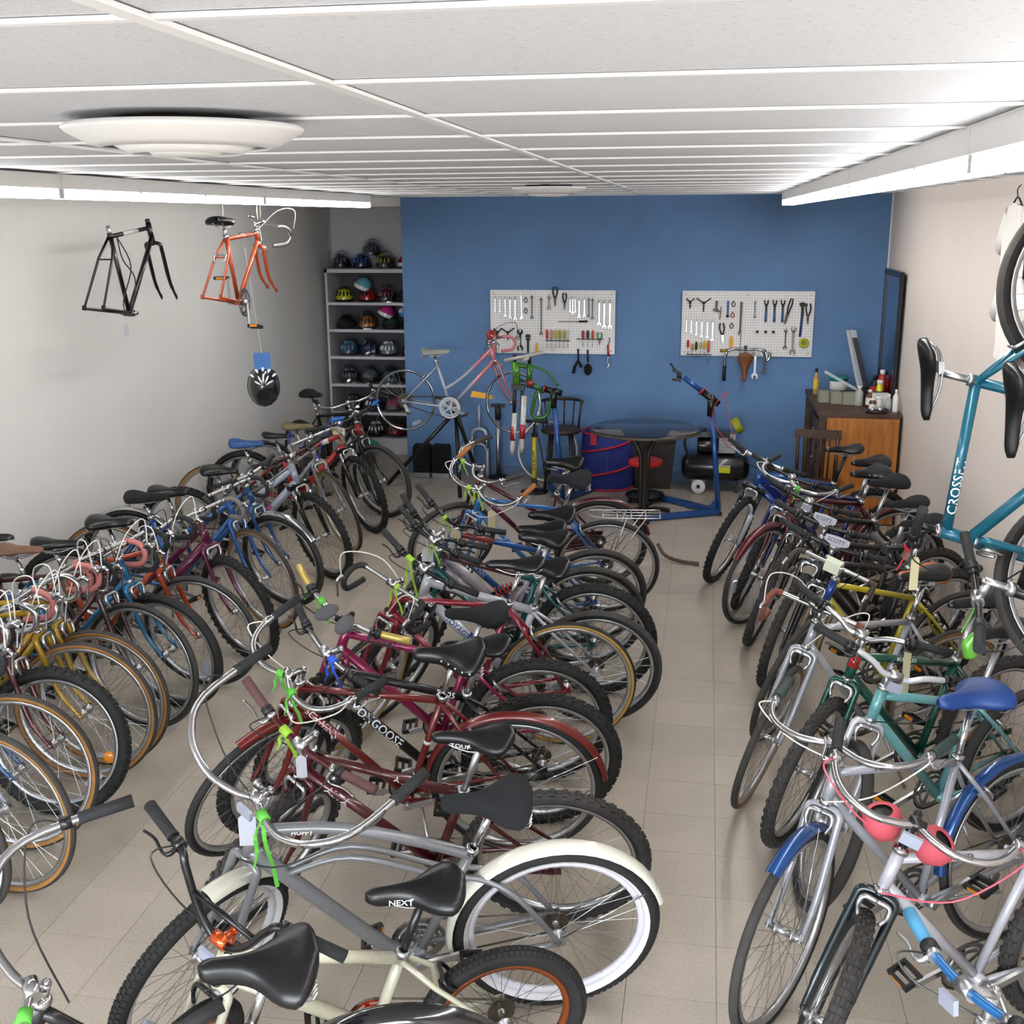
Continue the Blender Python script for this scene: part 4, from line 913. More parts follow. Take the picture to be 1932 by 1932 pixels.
# ================================================================== HUNG FRAMES AND BIKES
def string(path, parent=None, m=None): return MB().tube(path, .0018, 5).build('string', m or CABLEW, parent)
def frame_thing(name, label, M, g, col, extra):
    t = thing(name, label, 'bicycle frame', M); frame_mesh(g, 'diamond', .0145, .016, .0145).build('frame', col, t); fork_parts(t, g, 'rigid', col, MX())
    extra(t, g); return t
def ex1(t, g):
    a, s = g['a'], g['s']
    MB().tube([g['ST'] - s * .02, g['ST'] + s * .05], .0125, 10).build('seat_post', ALLOY, t)
    MB().tube([g['HT'], g['HT'] + a * .03], .016, 10).build('headset', BLACKM, t)
    MB().tube([g['BB'] - YV * .06, g['BB'] + YV * .06], .012, 10).build('bottom_bracket', STEEL, t)
    top = g['ST'] + V((.03, -.03, -.02)); MB().tube(smooth_path([top, top + V((.05, 0, -.14)), g['BB'] + V((.06, -.03, .22)), g['BB'] + V((-.02, -.04, .04)), g['BB'] + V((-.10, -.05, -.01)), g['BB'] + V((-.12, -.03, .08)), g['BB'] + V((.02, -.03, .3)), top], 5), .0045, 5).build('chain', mat('chain_steel', '#4c463e', .5, .8), t)
    MB().tube([(g['ST'] - s * .018).lerp(g['HT'] - a * .028, f_) for f_ in (.28, .66)], .0153, 12).build('paint_band', plain('b9b4b4', .4), t)
    string([g['ST'] + s * .05, g['ST'] + s * .05 + V((0, 0, 2.743 - 1.67 - (g['ST'] + s * .05).z))], t)
frame_thing('stripped_bicycle', 'bare black bicycle frame with fork hanging near the left wall', T(-3.72, 6.534, 1.67, 90), geom(**dict(G_RD)), paint('17141a'), ex1)
o = MB().prism([(-.028, -.045), (.028, -.045), (.028, .02), (0, .045), (-.028, .02)], .0015, T(-3.74, 6.95, 1.845, 90) @ MX.Rotation(R_(90), 4, 'X')).build('paper_tag', TAGW)
tag(o, 'small white paper tag hanging below the black hanging frame', 'tag')
string([(-3.74, 6.95, 1.93), (-3.74, 6.95, 1.89)], o)
OR = paint('d0592c')
t, g, S, SB = bike(dict(name='stripped_bicycle', label='orange bicycle frame with saddle and drop bars hanging near the left wall', col=OR, g=dict(G_RD, sl=.47, sh=.53, fl=.35, hl=.10, sup=.04), M=T(-3.22, 7.144, 1.70, 90), nowheels=True, saddle=('wide', VINYL),
    rad=RD_, metal=CHROME, barm=CHROME, grip=CHROME, kick=False, nochain=True, single=True, cable=CABLEW, lever=None, st=-35, crank=95, ringr=.10))
t['category'] = 'bicycle frame'
string([g['SP'], V((g['SP'].x, 0, 2.743 - 1.70))], t); string([g['BC'], V((g['BC'].x, 0, 2.743 - 1.70))], t)
# helmet hung on a string from the orange frame
M_HK = mat('helmet_black_gloss', '#17181c', .18, coat=.8); M_HW = mat('helmet_white', '#e6e8ea', .3, coat=.5)
def helmet_shell(n=16, m=8):
    return MB().ball((0, 0, 0), (.105, .135, .125), n, m, z0=-.12)
def helmet(M, label, shell, accent, bag=False, group='helmets on the shelf', style=0, name='helmet'):
    t = thing(name, label, 'helmet', M, group)
    obj('shell', cached(('hs', shell.name), lambda: helmet_shell().mesh('shell', shell)), t)
    obj('rim', cached(('hr', 0), lambda: MB().tube([(.103 * math.cos(i * .3927), .133 * math.sin(i * .3927), -.02) for i in range(16)], .009, 6, closed=True).mesh('rim', BLACKP)), t)
    if style == 0:   # vented
        def vents():
            mb = MB()
            for k in range(-2, 3):
                for j, (e0, e1) in enumerate(((12, 44), (52, 82))):
                    p = []
                    for q in range(6):
                        el = R_(e0 + (e1 - e0) * q / 5); az = R_(-90 + k * 26 * (1 if j == 0 else 1.25))
                        p.append(V((.107 * math.cos(el) * math.cos(az), .137 * math.cos(el) * math.sin(az), .127 * math.sin(el))))
                    mb.tube(p, [.003, .010, .012, .011, .008, .002], 6, flat=.6)
            return mb
        obj('vents', cached(('hv', accent.name), lambda: vents().mesh('vents', accent)), t)
    elif style == 1:   # smooth skate shell with a coloured band
        obj('band', cached(('hb', accent.name), lambda: MB().lathe([(.136, -.012), (.1385, .004), (.136, .03)], 20, MX.Scale(.775, 4, XV)).mesh('band', accent)), t)
    if bag:
        def bagm():
            mb = MB(); rnd = random.Random(3); n, m = 14, 9; vs = []
            for i in range(m + 1):
                b_ = -.4 + (math.pi / 2 + .4) * i / m
                for k in range(n):
                    q = 2 * math.pi * k / n; w = 1 + rnd.uniform(-.10, .12); vs.append((.125 * math.cos(b_) * math.cos(q) * w, .155 * math.cos(b_) * math.sin(q) * w, .165 * math.sin(b_) * w))
            fs = [(i * n + k, i * n + (k + 1) % n, (i + 1) * n + (k + 1) % n, (i + 1) * n + k) for i in range(m) for k in range(n)]
            return mb.add(vs, fs, 0, False)
        obj('plastic_bag', cached('bag', lambda: bagm().mesh('plastic_bag', M_FILM)), t)
    return t
M_FILM = bpy.data.materials.new('clear_film'); M_FILM.use_nodes = True
nt = M_FILM.node_tree; b_ = nt.nodes['Principled BSDF']; outn = nt.nodes['Material Output']
gl = nt.nodes.new('ShaderNodeBsdfGlossy'); gl.inputs['Roughness'].default_value = .12; tr = nt.nodes.new('ShaderNodeBsdfTransparent'); tr.inputs['Color'].default_value = (.9, .92, .95, 1)
mxs = nt.nodes.new('ShaderNodeMixShader'); mxs.inputs['Fac'].default_value = .16
nt.links.new(tr.outputs[0], mxs.inputs[1]); nt.links.new(gl.outputs[0], mxs.inputs[2]); nt.links.new(mxs.outputs[0], outn.inputs['Surface'])
hz = V((.375, -.927, .12)).normalized(); hy = V((0, 0, -1)); hy = (hy - hz * hy.dot(hz)).normalized(); hx = hy.cross(hz)
HMx = MX.Translation((-3.25, 8.02, 1.33)) @ MX((hx, hy, hz)).transposed().to_4x4() @ MX.Scale(1.1, 4)
ht = helmet(HMx, 'glossy black helmet with white streaks hanging by a string under the orange frame', M_HK, M_HW, group=None)
MB().prism([(-.055, -.06), (.055, -.06), (.055, .045), (.035, .06), (-.035, .06), (-.055, .045)], .002, MX.Translation((0, -.165, .06))).build('card', mat('card_blue', '#2a64a8', .5), ht)
string([V((0, -.22, .06)), HMx.inverted() @ V((-3.22, 7.75, 2.35))], ht)

# vertical hung bicycles by the right wall: local forward points down, saddle towards the aisle
def hung_M(st_world, g, tilt=0):
    Rm = MX(((0, 0, -1), (0, -1, 0), (-1, 0, 0))).to_4x4(); Rm = MX.Rotation(R_(tilt), 4, 'Y') @ Rm
    return MX.Translation(V(st_world) - Rm @ g['ST']) @ Rm
TEAL = paint('187a96'); gh = dict(R=.342, wb=1.03, hl=.13, sl=.50, sh=.60, bar='riser', bw=.29)
t, g, S, SB = bike(dict(label='teal bicycle hung vertically by its rear wheel near the right wall', col=TEAL, g=gh, M=hung_M((.885, 4.0, 2.0), geom(**gh), -4), rad=(.019, .021, .018), tyre=SEM, saddle=('slim', VINYL), kick=False,
    barm=BLACKM, stem=BLACKM, st=25, post=ALLOY, ribbon=[(-.25, mat('red_ribbon', '#c8202c', .6), .12)], text=[('CROSSFIT', 'tt', .046, .07, 'e8f0f2', 0, 1), ('N', 'st', .05, .12, 'e8f0f2', 0, 1)], headset=CHROME, tags=[(.2, TAGP, .03, .03, .12)]))
gh2 = dict(R=.335, wb=1.05, hl=.13, sl=.42, sh=.56, bar='flat', bw=.28)
t, g, S, SB = bike(dict(label='black bicycle hung vertically at the right edge, nearer than the teal one', col=BLACKM, g=gh2, M=hung_M((1.06, 3.42, 1.98), geom(**gh2), -3), frame='slope', rad=MT, tyre=SEM, saddle=('slim', VINYL), kick=False, st=-20,
    text=[('TRA', 'dt', .05, .12, 'dfe3e8', 0, 1)], ribbon=[(.1, GREENR, .14)]))
MB().tube(smooth_path([(.02, .13, .0), (.06, .14, .03), (.10, .15, .02)], 4), [.014] * 4 + [.02] * 5, 10).build('green_lever_hood', paint('6cc03c'), t, SB)
mb = MB()
for x, y in ((1.26, 4.0), (1.33, 3.42)): pass
for n, (x, y) in (('nearer teal bicycle', (1.27, 4.0)), ('black bicycle at right edge', (1.42, 3.42))):
    o = MB().tube(smooth_path([(x, y, 2.743), (x, y, 2.69), (x + .02, y, 2.655), (x, y, 2.63), (x - .02, y, 2.65)], 4), .005, 6).build('ceiling_hook', BLACKP); tag(o, 'black ceiling hook holding the rear wheel of the hung %s' % n, 'hook')

# bicycle in the black work stand
PINKFADE = mat('paint_pink_fade', '#a9b0c4', .3, .1, coat=.5); nt = PINKFADE.node_tree; pb = nt.nodes['Principled BSDF']
tcn = nt.nodes.new('ShaderNodeTexCoord'); sx = nt.nodes.new('ShaderNodeSeparateXYZ'); rp = nt.nodes.new('ShaderNodeValToRGB')
nt.links.new(tcn.outputs['Object'], sx.inputs[0]); nt.links.new(sx.outputs['X'], rp.inputs['Fac']); nt.links.new(rp.outputs['Color'], pb.inputs['Base Color'])
rp.color_ramp.elements[0].position = .60; rp.color_ramp.elements[0].color = lin('#a4abbd'); rp.color_ramp.elements[1].position = .70; rp.color_ramp.elements[1].color = lin('#d0828c')
gp_ = dict(R=.335, wb=1.04, hl=.14, sl=.42, sh=.50, bar='drop', bw=.26, sup=.05)
t, g, S, SB = bike(dict(label='pink and silver step-through bicycle with bare rims clamped in the black work stand', col=PINKFADE, g=gp_, M=T(-2.77, 10.3, .545, 0), frame='step', rad=(.016, .018, .016), bare=True, tyre=('semi', .05, RUBBER, RUBBER), rim=CHROME,
    saddle=('cruiser', mat('saddle_grey', '#8f938f', .6)), kick=False, metal=CHROME, forkcol=paint('cf7f88'), grip=mat('tape_rose', '#c87a80', .7), barm=CHROME, ringm=plain('c0c3ca', .3), ringr=.105, st=40, wref='white', cable=CABLE, cogr=.07))
MB().lathe([(.02, -.015), (.05, -.015), (.05, .015), (.02, .015)], 20, S @ MX.Translation(g['BC'] + V((.0, .05, .04))) @ MX.Rotation(R_(70), 4, 'X'), closed=True).build('tape_roll', mat('tape_red', '#b23a34', .6), t)
ws = thing('work_stand', 'black folding work stand with splayed legs holding the pink bicycle', 'repair stand', T(-2.30, 10.34, 0))
ap = V((0, .02, .78))
for e in (V((-.72, .12, .02)), V((.14, .40, .02)), V((.10, -.32, .02))): MB().tube([ap, e], .020, 8).build('leg', BLACKM, ws); 
MB().tube([ap - ZV * .05, ap + ZV * .12], .024, 10).build('column', BLACKM, ws)
MB().box((0, 0, .845), (.10, .05, .05)).build('clamp', plain('c98a1c', .5), ws)
MB().prism([(0, 0), (.19, -.02), (.23, .0), (.17, .03), (.02, .055)], .02, MX.Translation((.16, -.06, .93)) @ MX.Rotation(R_(90), 4, 'X')).build('yellow_lever', mat('lever_yellow', '#e2a61c', .5), ws)

# ================================================================== BACK OF THE SHOP
# helmet shelf
M_SHELF = mat('shelf_grey', '#c9c8cc', .45)
sx0, sx1, sy0, sy1 = -4.08, -2.99, 11.97, 12.42
sh = thing('helmet_shelf', 'tall grey metal shelf unit full of helmets in the far left alcove', 'shelf', T((sx0 + sx1) / 2, sy0, 0)); W = sx1 - sx0; D = sy1 - sy0
for s_ in (-1, 1): MB().box((s_ * (W / 2 - .012), D / 2, 1.01), (.024, D, 2.02)).build('side_panel', M_SHELF, sh)
MB().box((0, D - .005, 1.0), (W - .05, .01, 2.0)).build('back_panel', plain('57565a', .7), sh)
levels = [.186, .467, .779, 1.082, 1.375, 1.665, 2.0]
for z in levels[1:-1]: MB().box((0, D / 2, z - .012), (W - .05, D - .012, .024)).box((0, .004, z - .014), (W - .05, .008, .030)).build('shelf_board', M_SHELF, sh)
MB().box((0, D / 2, 2.0), (W, D, .04)).build('top_board', M_SHELF, sh)
MB().box((0, D / 2, .09), (W - .05, D - .02, .18)).build('plinth', M_SHELF, sh)
HC = dict(k='17181b', navy='1b2747', blue='2a56a0', lb='6db3c6', red='a81f28', dr='5a1820', pink='c72f86', yel='b9c22a', org='c8781e', grn='1f3a30', grey='70757d', purple='2d2566', white='d9dbe0', sl='3d5878', bb='2f86c8', rose='c04468')
def hm(k): return mat('helmet_' + k, '#' + HC[k], .22, coat=.7)
vk = mat('vent_dark', '#0d0d0f', .8)
HL = [(6, -3.93, 0, 'k', 'grey', 1, 0, 'black bagged helmet at the left end of the shelf top'), (6, -3.70, 0, 'navy', 'blue', 0, 0, 'dark blue bagged helmet on the shelf top, beneath another helmet'), (6, -3.58, .125, 'k', 'grey', 1, 0, 'black bagged helmet lying on top of the two others on the shelf top'),
 (6, -3.44, 0, 'k', 'yel', 1, 0, 'black and yellow bagged helmet on the shelf top'), (6, -3.21, 0, 'red', 'white', 0, 1, 'red helmet with white band on the shelf top by the blue wall'),
 (5, -3.92, 0, 'yel', 'k', 0, 0, 'yellow and black vented helmet on the second shelf'), (5, -3.66, 0, 'red', 'k', 0, 0, 'red helmet under the light blue one'), (5, -3.71, .115, 'lb', 'white', 0, 1, 'light blue child helmet lying on a red helmet'), (5, -3.44, 0, 'k', 'rose', 1, 0, 'black bagged helmet with pink vents on the second shelf'), (5, -3.20, 0, 'k', 'k', 1, 1, 'plain black bagged helmet on the second shelf by the blue wall'),
 (4, -3.91, 0, 'k', 'k', 0, 1, 'plain black smooth helmet on the third shelf'), (4, -3.67, 0, 'org', 'k', 1, 0, 'orange flame helmet on the third shelf'), (4, -3.40, 0, 'grn', 'k', 0, 1, 'dark green helmet under the magenta one'), (4, -3.46, .11, 'pink', 'white', 0, 1, 'magenta helmet with white band leaning on the third shelf'), (4, -3.18, 0, 'navy', 'k', 0, 1, 'navy helmet under the bright blue one'), (4, -3.21, .11, 'bb', 'white', 0, 0, 'bright blue helmet with white stripes on the third shelf'),
 (3, -3.88, 0, 'sl', 'lb', 1, 0, 'slate blue bagged helmet with pale vents on the fourth shelf'), (3, -3.66, 0, 'navy', 'purple', 1, 0, 'navy bagged helmet in the middle of the fourth shelf'), (3, -3.43, 0, 'grey', 'white', 0, 0, 'grey helmet with white ribs on the fourth shelf'), (3, -3.19, 0, 'dr', 'k', 0, 0, 'dark red helmet on the fourth shelf by the blue wall'),
 (2, -3.90, 0, 'k', 'grey', 1, 0, 'dark bagged helmet at the left of the fifth shelf'), (2, -3.66, 0, 'grey', 'k', 1, 1, 'grey helmet in crumpled bag on the fifth shelf'), (2, -3.43, 0, 'sl', 'k', 1, 0, 'blue grey bagged helmet on the fifth shelf'), (2, -3.20, 0, 'k', 'red', 0, 0, 'black helmet with red vents on the fifth shelf'),
 (1, -3.86, 0, 'k', 'grey', 1, 0, 'black bagged helmet on the sixth shelf'), (1, -3.62, 0, 'purple', 'white', 0, 0, 'purple helmet with white vents on the sixth shelf'), (1, -3.39, 0, 'rose', 'grey', 1, 1, 'rose red helmet in a bag on the sixth shelf'), (1, -3.17, 0, 'dr', 'k', 0, 0, 'dark red helmet on the sixth shelf by the blue wall'),
 (0, -3.84, 0, 'red', 'white', 0, 0, 'red helmet with white stripes on the bottom shelf'), (0, -3.61, 0, 'k', 'white', 0, 0, 'black helmet with white stripes on the bottom shelf'), (0, -3.38, 0, 'red', 'k', 1, 0, 'red bagged helmet on the bottom shelf'), (0, -3.17, 0, 'navy', 'k', 0, 0, 'navy helmet on the bottom shelf by the blue wall')]
for lv, x, dz, c, ac, bag, stl, lab in HL:
    z = levels[lv] + .02 + (.02 if lv == 6 else 0) + .018 + dz
    tilt = MX.Rotation(R_(25), 4, 'Y') if dz and c in ('lb', 'pink') else MX()
    helmet(T(x, 12.13, z, random.uniform(-18, 18)) @ tilt @ MX.Scale(.92, 4), lab, hm(c), hm(ac) if ac != 'k' else vk, bag, style=stl)
tag(MB().box((0, 0, .10), (.16, .12, .20)).box((0, -.061, .12), (.12, .002, .12)).build('cardboard_box', plain('dedad4', .7), None, T(-3.80, 11.80, .0, 8)), 'white carton standing on the floor before the helmet shelf', 'box')
tag(MB().box((0, 0, 0), (.20, .012, .14), MX.Rotation(R_(30), 3, 'Y')).box((0.003, -.008, 0), (.17, .004, .11), MX.Rotation(R_(30), 3, 'Y')).build('folder', mat('folder_teal', '#2d9a86', .6), None, T(-3.62, 11.85, .13)), 'teal folder leaning against the base of the helmet shelf', 'folder')

# work stands in blue
BLUEP = paint('2461b4')
def blue_stand(x, y, label, lean, arm_to, legs, name='work_stand'):
    t = thing(name, label, 'repair stand', T(x, y, 0)); top = V((lean, 0, 1.0))
    MB().tube([(0, 0, .04), top], .024, 12).build('pole', BLUEP, t)
    for e in legs: MB().bar((0, 0, .035), e, .045, .045).build('foot', BLUEP, t)
    MB().prism([(0, 0), (.12, 0), (0, .12)], .006, MX.Translation((-.02, 0, .05)) @ MX.Rotation(R_(90), 4, 'X') @ MX.Rotation(R_(90), 4, 'Y') if False else MX.Translation((0, 0, .06)) @ MX.Rotation(R_(200), 4, 'Z') @ MX.Rotation(R_(90), 4, 'X')).build('gusset', BLUEP, t)
    MB().box((0, 0, .012), (.06, .06, .024)).build('rubber_foot', BLACKP, t)
    MB().tube([top - ZV * .12, top + ZV * .06], .032, 12).build('head', BLACKM, t)
    a0 = top + V((0, 0, .03)); a1 = V(arm_to); d = (a1 - a0)
    MB().tube([a0 - d.normalized() * .08, a0 + d * .35], .030, 12).build('swivel', BLACKM, t)
    MB().tube([a0 + d * .35, a1], .022, 12).build('arm', BLUEP, t)
    MB().tube([a0 + d * .32, a0 + d * .38], .040, 14).build('clamp_ring', paint('c02a24'), t)
    MB().bar(a1 + V((-.02, 0, .03)), a1 + V((-.10, 0, .06)), .03, .02).bar(a1 + V((-.02, 0, -.03)), a1 + V((-.10, 0, -.02)), .03, .02).build('jaws', BLACKP, t)
    return t
blue_stand(-1.24, 10.05, 'blue work stand with red clamp ring gripping the green frame', -.09, (-.33, 0, 1.08), [V((-.22, .62, .03)), V((.25, .55, .03))])
t = blue_stand(.17, 9.80, 'empty blue work stand beside the round table with red cord on its head', -.10, (-.34, 0, 1.21), [V((-.68, -.34, .03)), V((-.62, .55, .03))])
MB().tube(smooth_path([(-.02, -.04, 1.06), (.04, -.05, 1.09), (-.06, -.06, 1.0), (-.08, -.05, .85), (.0, -.05, .72), (.06, -.05, .62), (.10, -.04, .66), (.05, -.05, .9), (.02, -.05, 1.05)], 6), .004, 5).build('red_cord', mat('cord_red', '#b04448', .6), t)
MB().tube([(-.36, 0, 1.20), (-.46, 0, 1.33)], .008, 6).ball((-.38, 0, 1.22), .022, 8, 6).build('clamp_handle', BLACKP, t)

# green frame with white fork held in the stand
GR = paint('58a81c'); t = thing('green_bicycle_frame', 'lime green frame with white suspension fork clamped in the blue stand', 'bicycle frame', T(-1.62, 9.98, 0))
MB().tube([(-.03, 0, 1.10), (-.045, 0, 1.30)], .035, 14).build('head_tube', GR, t)
MB().tube([(.07, .03, 1.08), (.085, .03, 1.28)], .026, 12).tube([(-.04, 0, 1.27), (.08, .03, 1.25)], .02, 10).tube([(.08, .03, 1.12), (.20, .05, 1.02)], .018, 10).tube(smooth_path([(.09, .03, 1.26), (.24, .06, 1.20), (.33, .08, 1.08)], 4), .010, 8).tube(smooth_path([(.14, .05, 1.02), (.10, .05, .82), (.22, .06, .80), (.28, .06, .98)], 5), .016, 8).build('frame', paint('3d8420'), t)
MB().tube([(.06, .03, 1.095), (.11, .03, 1.12)], .034, 12).build('seat_collar', paint('c0322c'), t)
for dx in (-.05, .02): MB().tube([(dx + .0, 0, 1.10), (dx - .01, 0, .80)], .016, 10).build('stanchion', BLACKM, t)
MB().box((-.02, 0, 1.07), (.12, .05, .05)).build('fork_crown', BLACKM, t)
for dx, z0, z1 in ((-.06, .84, .46), (.025, 1.0, .48)):
    f = MB().tube([(dx + .015, -.03, z0), (dx - .01, -.03, z1 + .05), (dx - .012, -.03, z1)], [.027, .025, .016], 12).build('fork_leg', paint('e9e6e6'), t)
    MB().tube([(dx - .0, -.03, z1 + .26), (dx - .006, -.03, z1 + .13)], .0275, 12).build('red_decal', paint('c4242c'), f)
MB().tube([(-.14, -.02, 1.31), (.20, .02, 1.38)], .018, 10).tube([(.02, 0, 1.30), (.08, 0, 1.345)], .018, 10).build('white_tube', paint('dcd6cf'), t)
MB().tube([(-.05, 0, 1.30), (-.05, 0, 1.36)], .02, 10).tube([(.08, .02, 1.28), (.08, .02, 1.36)], .016, 10).build('steerer', BLACKM, t)
mb = MB(); tube_text(mb, 'Z', .07, (-.03, 0, 1.16), (-.0285, 0, 1.14), .035, 0, (0, -1, 0)); 
flat_text('Z', .07, MX.Translation((-.06, -.037, 1.165)) @ MX.Rotation(R_(90), 4, 'X'), 'lettering', BLACKP, t)

# round table
TT = mat('table_laminate', '#23262f', .12, spec=.6); tx, ty, tz = -.48, 9.66, .79
t = thing('round_table', 'round dark-topped pedestal table before the blue wall', 'table', T(tx, ty, 0))
MB().lathe([(0, 0), (.46, 0), (.475, -.006), (.478, -.018), (.47, -.028), (0, -.028)], 56, MX.Translation((0, 0, tz))).build('table_top', TT, t)
MB().lathe([(.479, -.006), (.483, -.017), (.479, -.028)], 56, MX.Translation((0, 0, tz))).build('edge_band', plain('4a3d36', .5), t)
for k in range(3):
    q = MX.Rotation(R_(40 + 120 * k), 4, 'Z')
    MB().tube([q @ V(p) for p in smooth_path([(.03, 0, .02), (.03, 0, .40), (.05, 0, .58), (.14, 0, .70), (.2, 0, .727)], 4)], .020, 8).build('column_tube', plain('2a2421', .45), t)
    MB().tube([q @ V(p) for p in smooth_path([(.03, 0, .06), (.15, 0, .05), (.28, 0, .015)], 4)], .02, 8).build('foot', plain('2a2421', .45), t)
o = MB().tube(smooth_path([(-.3, 8.42, .11), (-.26, 8.36, .06), (-.2, 8.31, .035), (-.10, 8.27, .022), (.0, 8.255, .020)], 5), .014, 8).box((.0, 8.255, .014), (.03, .035, .028)).build('bent_tube', mat('rusty_tube', '#5a4a3c', .5, .4, noise=.2)); tag(o, 'bent brown metal tube lying on the floor behind the maroon bicycle', 'metal tube')

# rolling stool with red seat
t = thing('rolling_stool', 'low rolling stool with red round seat under the table', 'stool', T(-.50, 10.22, 0))
MB().lathe([(0, .40), (.13, .40), (.155, .385), (.158, .36), (.145, .345), (0, .345)], 32).build('seat', mat('seat_red', '#d8281e', .4), t)
MB().tube([(0, 0, .06), (0, 0, .35)], .022, 10).build('post', ALLOY, t)
MB().lathe([(0, .10), (.05, .095), (.175, .075), (.18, .055), (.16, .055), (0, .07)], 32).build('tray_base', plain('17181a', .35), t)
for k in range(5): MB().ball((.165 * math.cos(k * 1.257), .165 * math.sin(k * 1.257), .025), (.022, .022, .025), 10, 8).build('caster', BLACKP, t)

# hamper, bin, compressor
t = thing('hamper', 'blue fabric hamper with red spiral trim against the blue wall', 'hamper', T(-.89, 10.78, 0)); HB_ = mat('hamper_blue', '#22307e', .8, noise=.1, nscale=8); HR = mat('hamper_red', '#b01f36', .7)
MB().lathe([(0, .005), (.245, .005), (.25, .02), (.26, .28), (.25, .55), (.24, .55), (.25, .28), (.235, .03), (0, .02)], 40).build('body', HB_, t)
for z0 in (.012, .545): MB().tube([(.25 * math.cos(i * .2618), .25 * math.sin(i * .2618), z0) for i in range(24)], .011, 6, closed=True).build('rim_trim', HR, t)
for q in (.10, .34): MB().tube([(.262 * math.cos(R_(190 + i * 9)), .262 * math.sin(R_(190 + i * 9)), q + .012 * i * .75) for i in range(17)], .012, 6).build('spiral_trim', HR, t)
MB().box((-.12, -.235, .50), (.06, .01, .10)).build('handle', HR, t)
t = thing('waste_bin', 'dark brown waste bin standing under the table by the wall', 'bin', T(-.45, 10.86, 0)); mb = MB()
for z, w in ((0, .17), (.46, .205)): pass
mb.add([(-.17, -.13, 0), (.17, -.13, 0), (.17, .13, 0), (-.17, .13, 0), (-.205, -.16, .46), (.205, -.16, .46), (.205, .16, .46), (-.205, .16, .46)], [(3, 2, 1, 0), (0, 1, 5, 4), (1, 2, 6, 5), (2, 3, 7, 6), (3, 0, 4, 7)], 0, False); mb.build('body', plain('2b211e', .5), t)
MB().tube([(-.205, -.16, .46), (.205, -.16, .46), (.205, .16, .46), (-.205, .16, .46)], .010, 6, closed=True).build('rim', plain('332825', .5), t)
t = thing('air_compressor', 'black portable air compressor with white wheel and yellow label', 'compressor', T(.14, 10.74, 0)); CK = mat('tank_black', '#141416', .3, coat=.4)
MB().lathe([(0, -.32), (.06, -.315), (.11, -.29), (.13, -.25), (.13, .25), (.11, .29), (.06, .315), (0, .32)], 28, MX.Translation((0, 0, .235)) @ MX.Rotation(R_(90), 4, 'Y')).build('tank', CK, t)
for s_ in (-1, 1):
    MB().lathe([(.02, -.014), (.06, -.016), (.066, -.01), (.066, .01), (.06, .016), (.02, .014)], 24, MX.Translation((-.155, .10 * s_ - .05, .068)) @ MY).build('wheel', plain('dfdfe2', .5), t)
MB().box((.2, 0, .06), (.03, .18, .12)).box((-.155, -.05, .068), (.02, .22, .02)).build('foot', CK, t)
MB().box((.10, 0, .47), (.15, .12, .18)).build('pump_block', plain('a6a8ab', .4), t)
for k in range(4): MB().box((.10, 0, .405 + k * .03), (.165, .13, .008)).build('cooling_fin', plain('8d9094', .4), t)
MB().lathe([(0, -.10), (.07, -.10), (.075, -.08), (.075, .08), (.06, .10), (0, .10)], 20, MX.Translation((-.08, 0, .44)) @ MX.Rotation(R_(90), 4, 'Y')).build('motor', CK, t)
MB().box((-.05, 0, .555), (.34, .16, .05)).build('shroud', CK, t)
MB().tube(smooth_path([(-.26, 0, .34), (-.30, 0, .46), (-.24, 0, .56), (-.1, 0, .6)], 4), .012, 8).build('carry_handle', CK, t)
MB().box((.06, -.131, .23), (.15, .004, .055)).build('label_yellow', plain('d2d21e', .5), t)
MB().box((.06, -.131, .268), (.15, .004, .014)).build('label_white', plain('c9c2c0', .5), t)
o = MB().lathe([(.015, -.035), (.075, -.035), (.078, -.025), (.078, .025), (.075, .035), (.015, .035)], 24, MX.Rotation(R_(60), 4, 'Y')).build('tyre_lever_reel', mat('reel_yellow', '#a8ad1c', .5), None, T(.33, 10.74, .635)); tag(o, 'yellow-green coiled hose reel sitting on the air compressor', 'hose reel')
for k in range(3): MB().lathe([(.0785, -.003), (.0795, 0), (.0785, .003)], 24, MX.Rotation(R_(60), 4, 'Y') @ MX.Translation((0, 0, -.02 + k * .02))).build('ring', plain('6d7010', .6), o)

# bar stool with spindle back
ST_ = mat('stool_dark', '#2b2624', .4); t = thing('bar_stool', 'dark bar stool with curved spindle back by the blue wall', 'stool', T(-1.33, 10.62, 0))
MB().lathe([(0, .60), (.17, .60), (.19, .59), (.195, .57), (.18, .55), (0, .55)], 28).build('seat', mat('seat_brown', '#3a2f28', .5), t)
for k in range(4):
    q = R_(45 + 90 * k); MB().tube([(.13 * math.cos(q), .13 * math.sin(q), .56), (.20 * math.cos(q), .20 * math.sin(q), 0)], .014, 8).build('leg', ST_, t)
MB().tube([(.175 * math.cos(i * .3927), .175 * math.sin(i * .3927), .22) for i in range(16)], .009, 6, closed=True).build('foot_ring', ALLOY, t)
for k in range(7):
    q = R_(-5 + 31 * k); MB().tube([(.17 * math.cos(q), .17 * math.sin(q), .59), (.20 * math.cos(q), .20 * math.sin(q), .84)], .007, 6).build('spindle', ST_, t)
MB().tube([(.20 * math.cos(R_(-12 + 8.3 * i)), .20 * math.sin(R_(-12 + 8.3 * i)), .845) for i in range(25)], .016, 8).build('top_rail', ST_, t)

